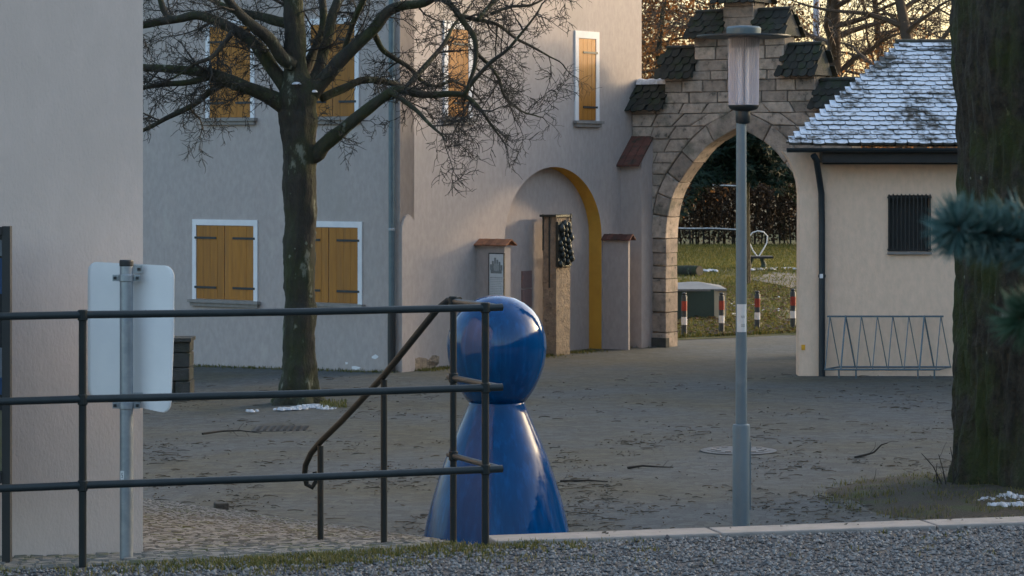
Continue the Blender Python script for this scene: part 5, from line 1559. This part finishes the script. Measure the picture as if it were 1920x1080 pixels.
# leaf litter and broken twigs: drifts with a shape of their own
random.seed(23)
lb = MB(); cnt = 0
while cnt < 8500:
    Y_ = 19.0 + 19 * random.random() ** 1.3; X_ = random.uniform(-.21, .21) * Y_
    nn = mnoise.noise(Vector((X_*.9, Y_*.45, 3))) + .6 * mnoise.noise(Vector((X_*2.6, Y_*1.4, 8)))
    pr_ = max(.04, min(1, (nn + .12) * 1.6)) * (1.0 if Y_ < 29 else .35)
    if random.random() > pr_: continue
    z_ = gz(X_, Y_) + .004; a = random.random() * 6.28
    if random.random() < .8:
        s = random.uniform(.008, .028); d = Vector((math.cos(a), math.sin(a), 0)) * s; e = Vector((-d.y, d.x, 0)) * .6; c = Vector((X_, Y_, z_))
        lb.add([c - d, c - e + Vector((0,0,random.uniform(0,.010))), c + d + Vector((0,0,random.uniform(0,.012))), c + e], [(0,1,2,3)])
    else:
        L = random.uniform(.04, .16); a = random.gauss(0, .5) if random.random() < .6 else a; d = Vector((math.cos(a), math.sin(a), 0)) * L
        c = Vector((X_, Y_, z_ + .004)); lb.tube([c, c + d * .5 + Vector((0,0,.006)), c + d + Vector((random.gauss(0,.02), random.gauss(0,.02), 0))], [.004, .004, .002], 3)
    cnt += 1
tag(lb.build('leaf_litter', M['litter']), 'dark litter of leaves and broken twigs over the square', 'leaf litter', kind='stuff')
random.seed(37); lb = MB()
for k in range(2600):
    y = 46 + 18 * random.random() ** 1.3; x = random.uniform(.052, .112) * y
    if y < lawn_edge(x) - .9: continue
    c = Vector((x, y, GZ + .06 + random.uniform(0, .04))); a = random.random()*6.28; q_ = random.uniform(.02, .06); d = Vector((math.cos(a), math.sin(a), random.uniform(-.4,.4)))*q_; e = Vector((-d.y, d.x, random.uniform(-.02,.02)))*.7
    lb.add([c - d, c - e, c + d, c + e], [(0,1,2,3)])
tag(lb.build('lawn_leaves', M['wood_leaf']), 'fallen brown leaves in the grass behind the gate', 'leaf litter', kind='stuff')
random.seed(41)
for (f_, O2, u2, n2, x, y, sx_, sz_, mm) in ((PL, C0, wl_d, wl_n, 703, 669, .07, .035, 'white_paint'), (PL, C0, wl_d, wl_n, 668, 690, .09, .04, 'white_paint'), (PL, C0, wl_d, wl_n, 650, 681, .03, .02, 'white_paint'), (PR, C0, w, g, 790, 684, .42, .13, 'tuff'), (PR, C0, w, g, 812, 676, .2, .10, 'tuff')):
    a_, z_ = f_(x, y); pts = []
    for k in range(11):
        an = 2*math.pi*k/11; rr_ = random.uniform(.55, 1.1); pts.append(O2 + u2 * (a_ + sx_*rr_*math.cos(an)) + n2 * .0015 + Vector((0, 0, z_ + sz_*rr_*math.sin(an))))
    b = MB(); b.prism(pts, n2 * .002); b.build('bare_patch', M[mm], house)
# moss and crumbs on terrace and kerb
random.seed(29); lb = MB()
for k in range(500):
    x_ = random.uniform(-1.6, 2.4); y_ = far_edge(x_) - random.uniform(-.15 if x_ > .1 else .0, .9); zt = .03 if y_ > far_edge(x_) else .006
    c = Vector((x_, y_, zt)); s = random.uniform(.004, .016); a = random.random()*6.28; d = Vector((math.cos(a), math.sin(a), 0))*s; e = Vector((-d.y, d.x, 0))*.6
    lb.add([c - d, c - e, c + d + Vector((0,0,s*.5)), c + e + Vector((0,0,s*.3))], [(0,1,2,3)])
tag(lb.build('terrace_litter', M['litter']), 'scattered dead leaf crumbs on the gravel and kerb', 'leaf litter', kind='stuff')
# moss strip along the foot of the house
sp = []; random.seed(33)
for k in range(3800):
    L_ = random.uniform(.3, 7.1); off = abs(random.gauss(0, .14)) + .02; p = C0 + w * L_ + g * off
    if mnoise.noise(Vector((p.x*1.5, p.y*1.5, 6))) < -.15: continue
    sp.append((p.x, p.y, gz(p.x, p.y)))
for k in range(1200):
    L_ = random.uniform(0, 6); off = abs(random.gauss(0, .12)) + .02; p = C0 + wl_d * L_ + wl_n * off; sp.append((p.x, p.y, gz(p.x, p.y)))
for k in range(400):
    p = G(random.uniform(600, 650), random.uniform(752, 765)); sp.append((p.x, p.y, p.z))
blades('wall_grass', sp, M['grass_dry'], 'strip of moss and grass along the foot of the house', 'grass', .01, .06, .006)

# ------------------------------------------------------------------ blue spruce whose branch reaches into the view
random.seed(71)
Yn = 2.6; sN_ = F / Yn
bs = empty('blue_spruce', (2.75, 3.5, 0), 'out of focus blue green spruce twig close to the lens at right', 'tree')
b = MB(); b.tube([Vector((2.75, 3.5, -.1)), Vector((2.75, 3.5, 3.4))], [.07, .02], 10); b.build('trunk', M['bark'], bs)
def spruce_twig(P, R, nl, dens, start=0.0, tipn=26, mats=('needle',), fwd=.7):
    bb = MB(); bb.tube(P, R, 6); br = bb.build('twig', M['twig_brown'], bs)
    bd = MB(); bd.lathe([(.0005,-.004),(.0038,-.002),(.0042,.002),(.0005,.006)], P[-1], 8); bd.build('bud', M['twig_orange'], br)
    nbm = MB()
    tot = sum((P[i+1]-P[i]).length for i in range(len(P)-1))
    def needle(p, d, L):
        s1 = d.orthogonal().normalized(); s2 = d.cross(s1); r = .0011
        cu = s1 * random.gauss(0, .12) + Vector((0,0,.08))
        m_ = p + d * L * .55; e = p + (d + cu).normalized() * L
        vv = [p + s1*r, p - s1*r*.5 + s2*r, p - s1*r*.5 - s2*r, m_ + s1*r*1.2, m_ - s1*r*.6 + s2*r*1.2, m_ - s1*r*.6 - s2*r*1.2, e]
        nbm.add(vv, [(0,1,4,3),(1,2,5,4),(2,0,3,5),(3,4,6),(4,5,6),(5,3,6)])
    for k in range(int(tot * dens)):
        f = random.random() * (len(P) - 1); i = min(len(P)-2, int(f)); p = P[i].lerp(P[i+1], f - i); d0 = (P[i+1] - P[i]).normalized()
        ax = d0.orthogonal().normalized(); ax.rotate(Matrix.Rotation(random.random()*6.283, 3, d0))
        needle(p, (d0 * random.uniform(.3, fwd) + ax).normalized(), nl * random.uniform(.8, 1.1))
    d0 = (P[-1] - P[-2]).normalized()
    for k in range(tipn):
        ax = d0.orthogonal().normalized(); ax.rotate(Matrix.Rotation(random.random()*6.283, 3, d0)); needle(P[-1], (d0 + ax * random.uniform(.2, 1.0)).normalized(), nl)
    nbm.build('needles', M[mats[0]], br)
base_p = Vector((2.75, 3.5, 1.42))
spruce_twig([base_p, W(2600, 600, 2.8), W(2200, 520, 2.7), W(1990, 468, Yn), W(1890, 445, Yn), W(1822, 432, Yn - .03), W(1797, 428, Yn - .04)], [.012, .008, .005, .0035, .003, .0028, .002], .040, 560, tipn=46)
spruce_twig([base_p - Vector((0,0,.05)), W(2500, 600, 2.8), W(2120, 570, 2.7), W(2010, 575, Yn), W(1960, 585, Yn), W(1915, 598, Yn)], [.012, .008, .005, .0035, .003, .002], .038, 420, tipn=22, mats=('needle2',))
spruce_twig([W(2200, 520, 2.7), W(2000, 430, Yn+.05), W(1930, 405, Yn + .05), W(1880, 412, Yn + .05)], [.004, .003, .003, .002], .036, 460, tipn=24)
for k in range(44):
    z = .25 + 2.9 * random.random(); a = random.uniform(-1.9, 2.2); L = (1.15 - z * .27) * random.uniform(.7, 1)
    d = Vector((math.cos(a), math.sin(a), -.1)); p0 = Vector((2.75, 3.5, z))
    e = p0 + d * L
    if e.x < 2.0: continue
    spruce_twig(wobble(p0, d, L, 5, .06, .02), [.009, .007, .005, .004, .003, .002], .03, 700, tipn=14)
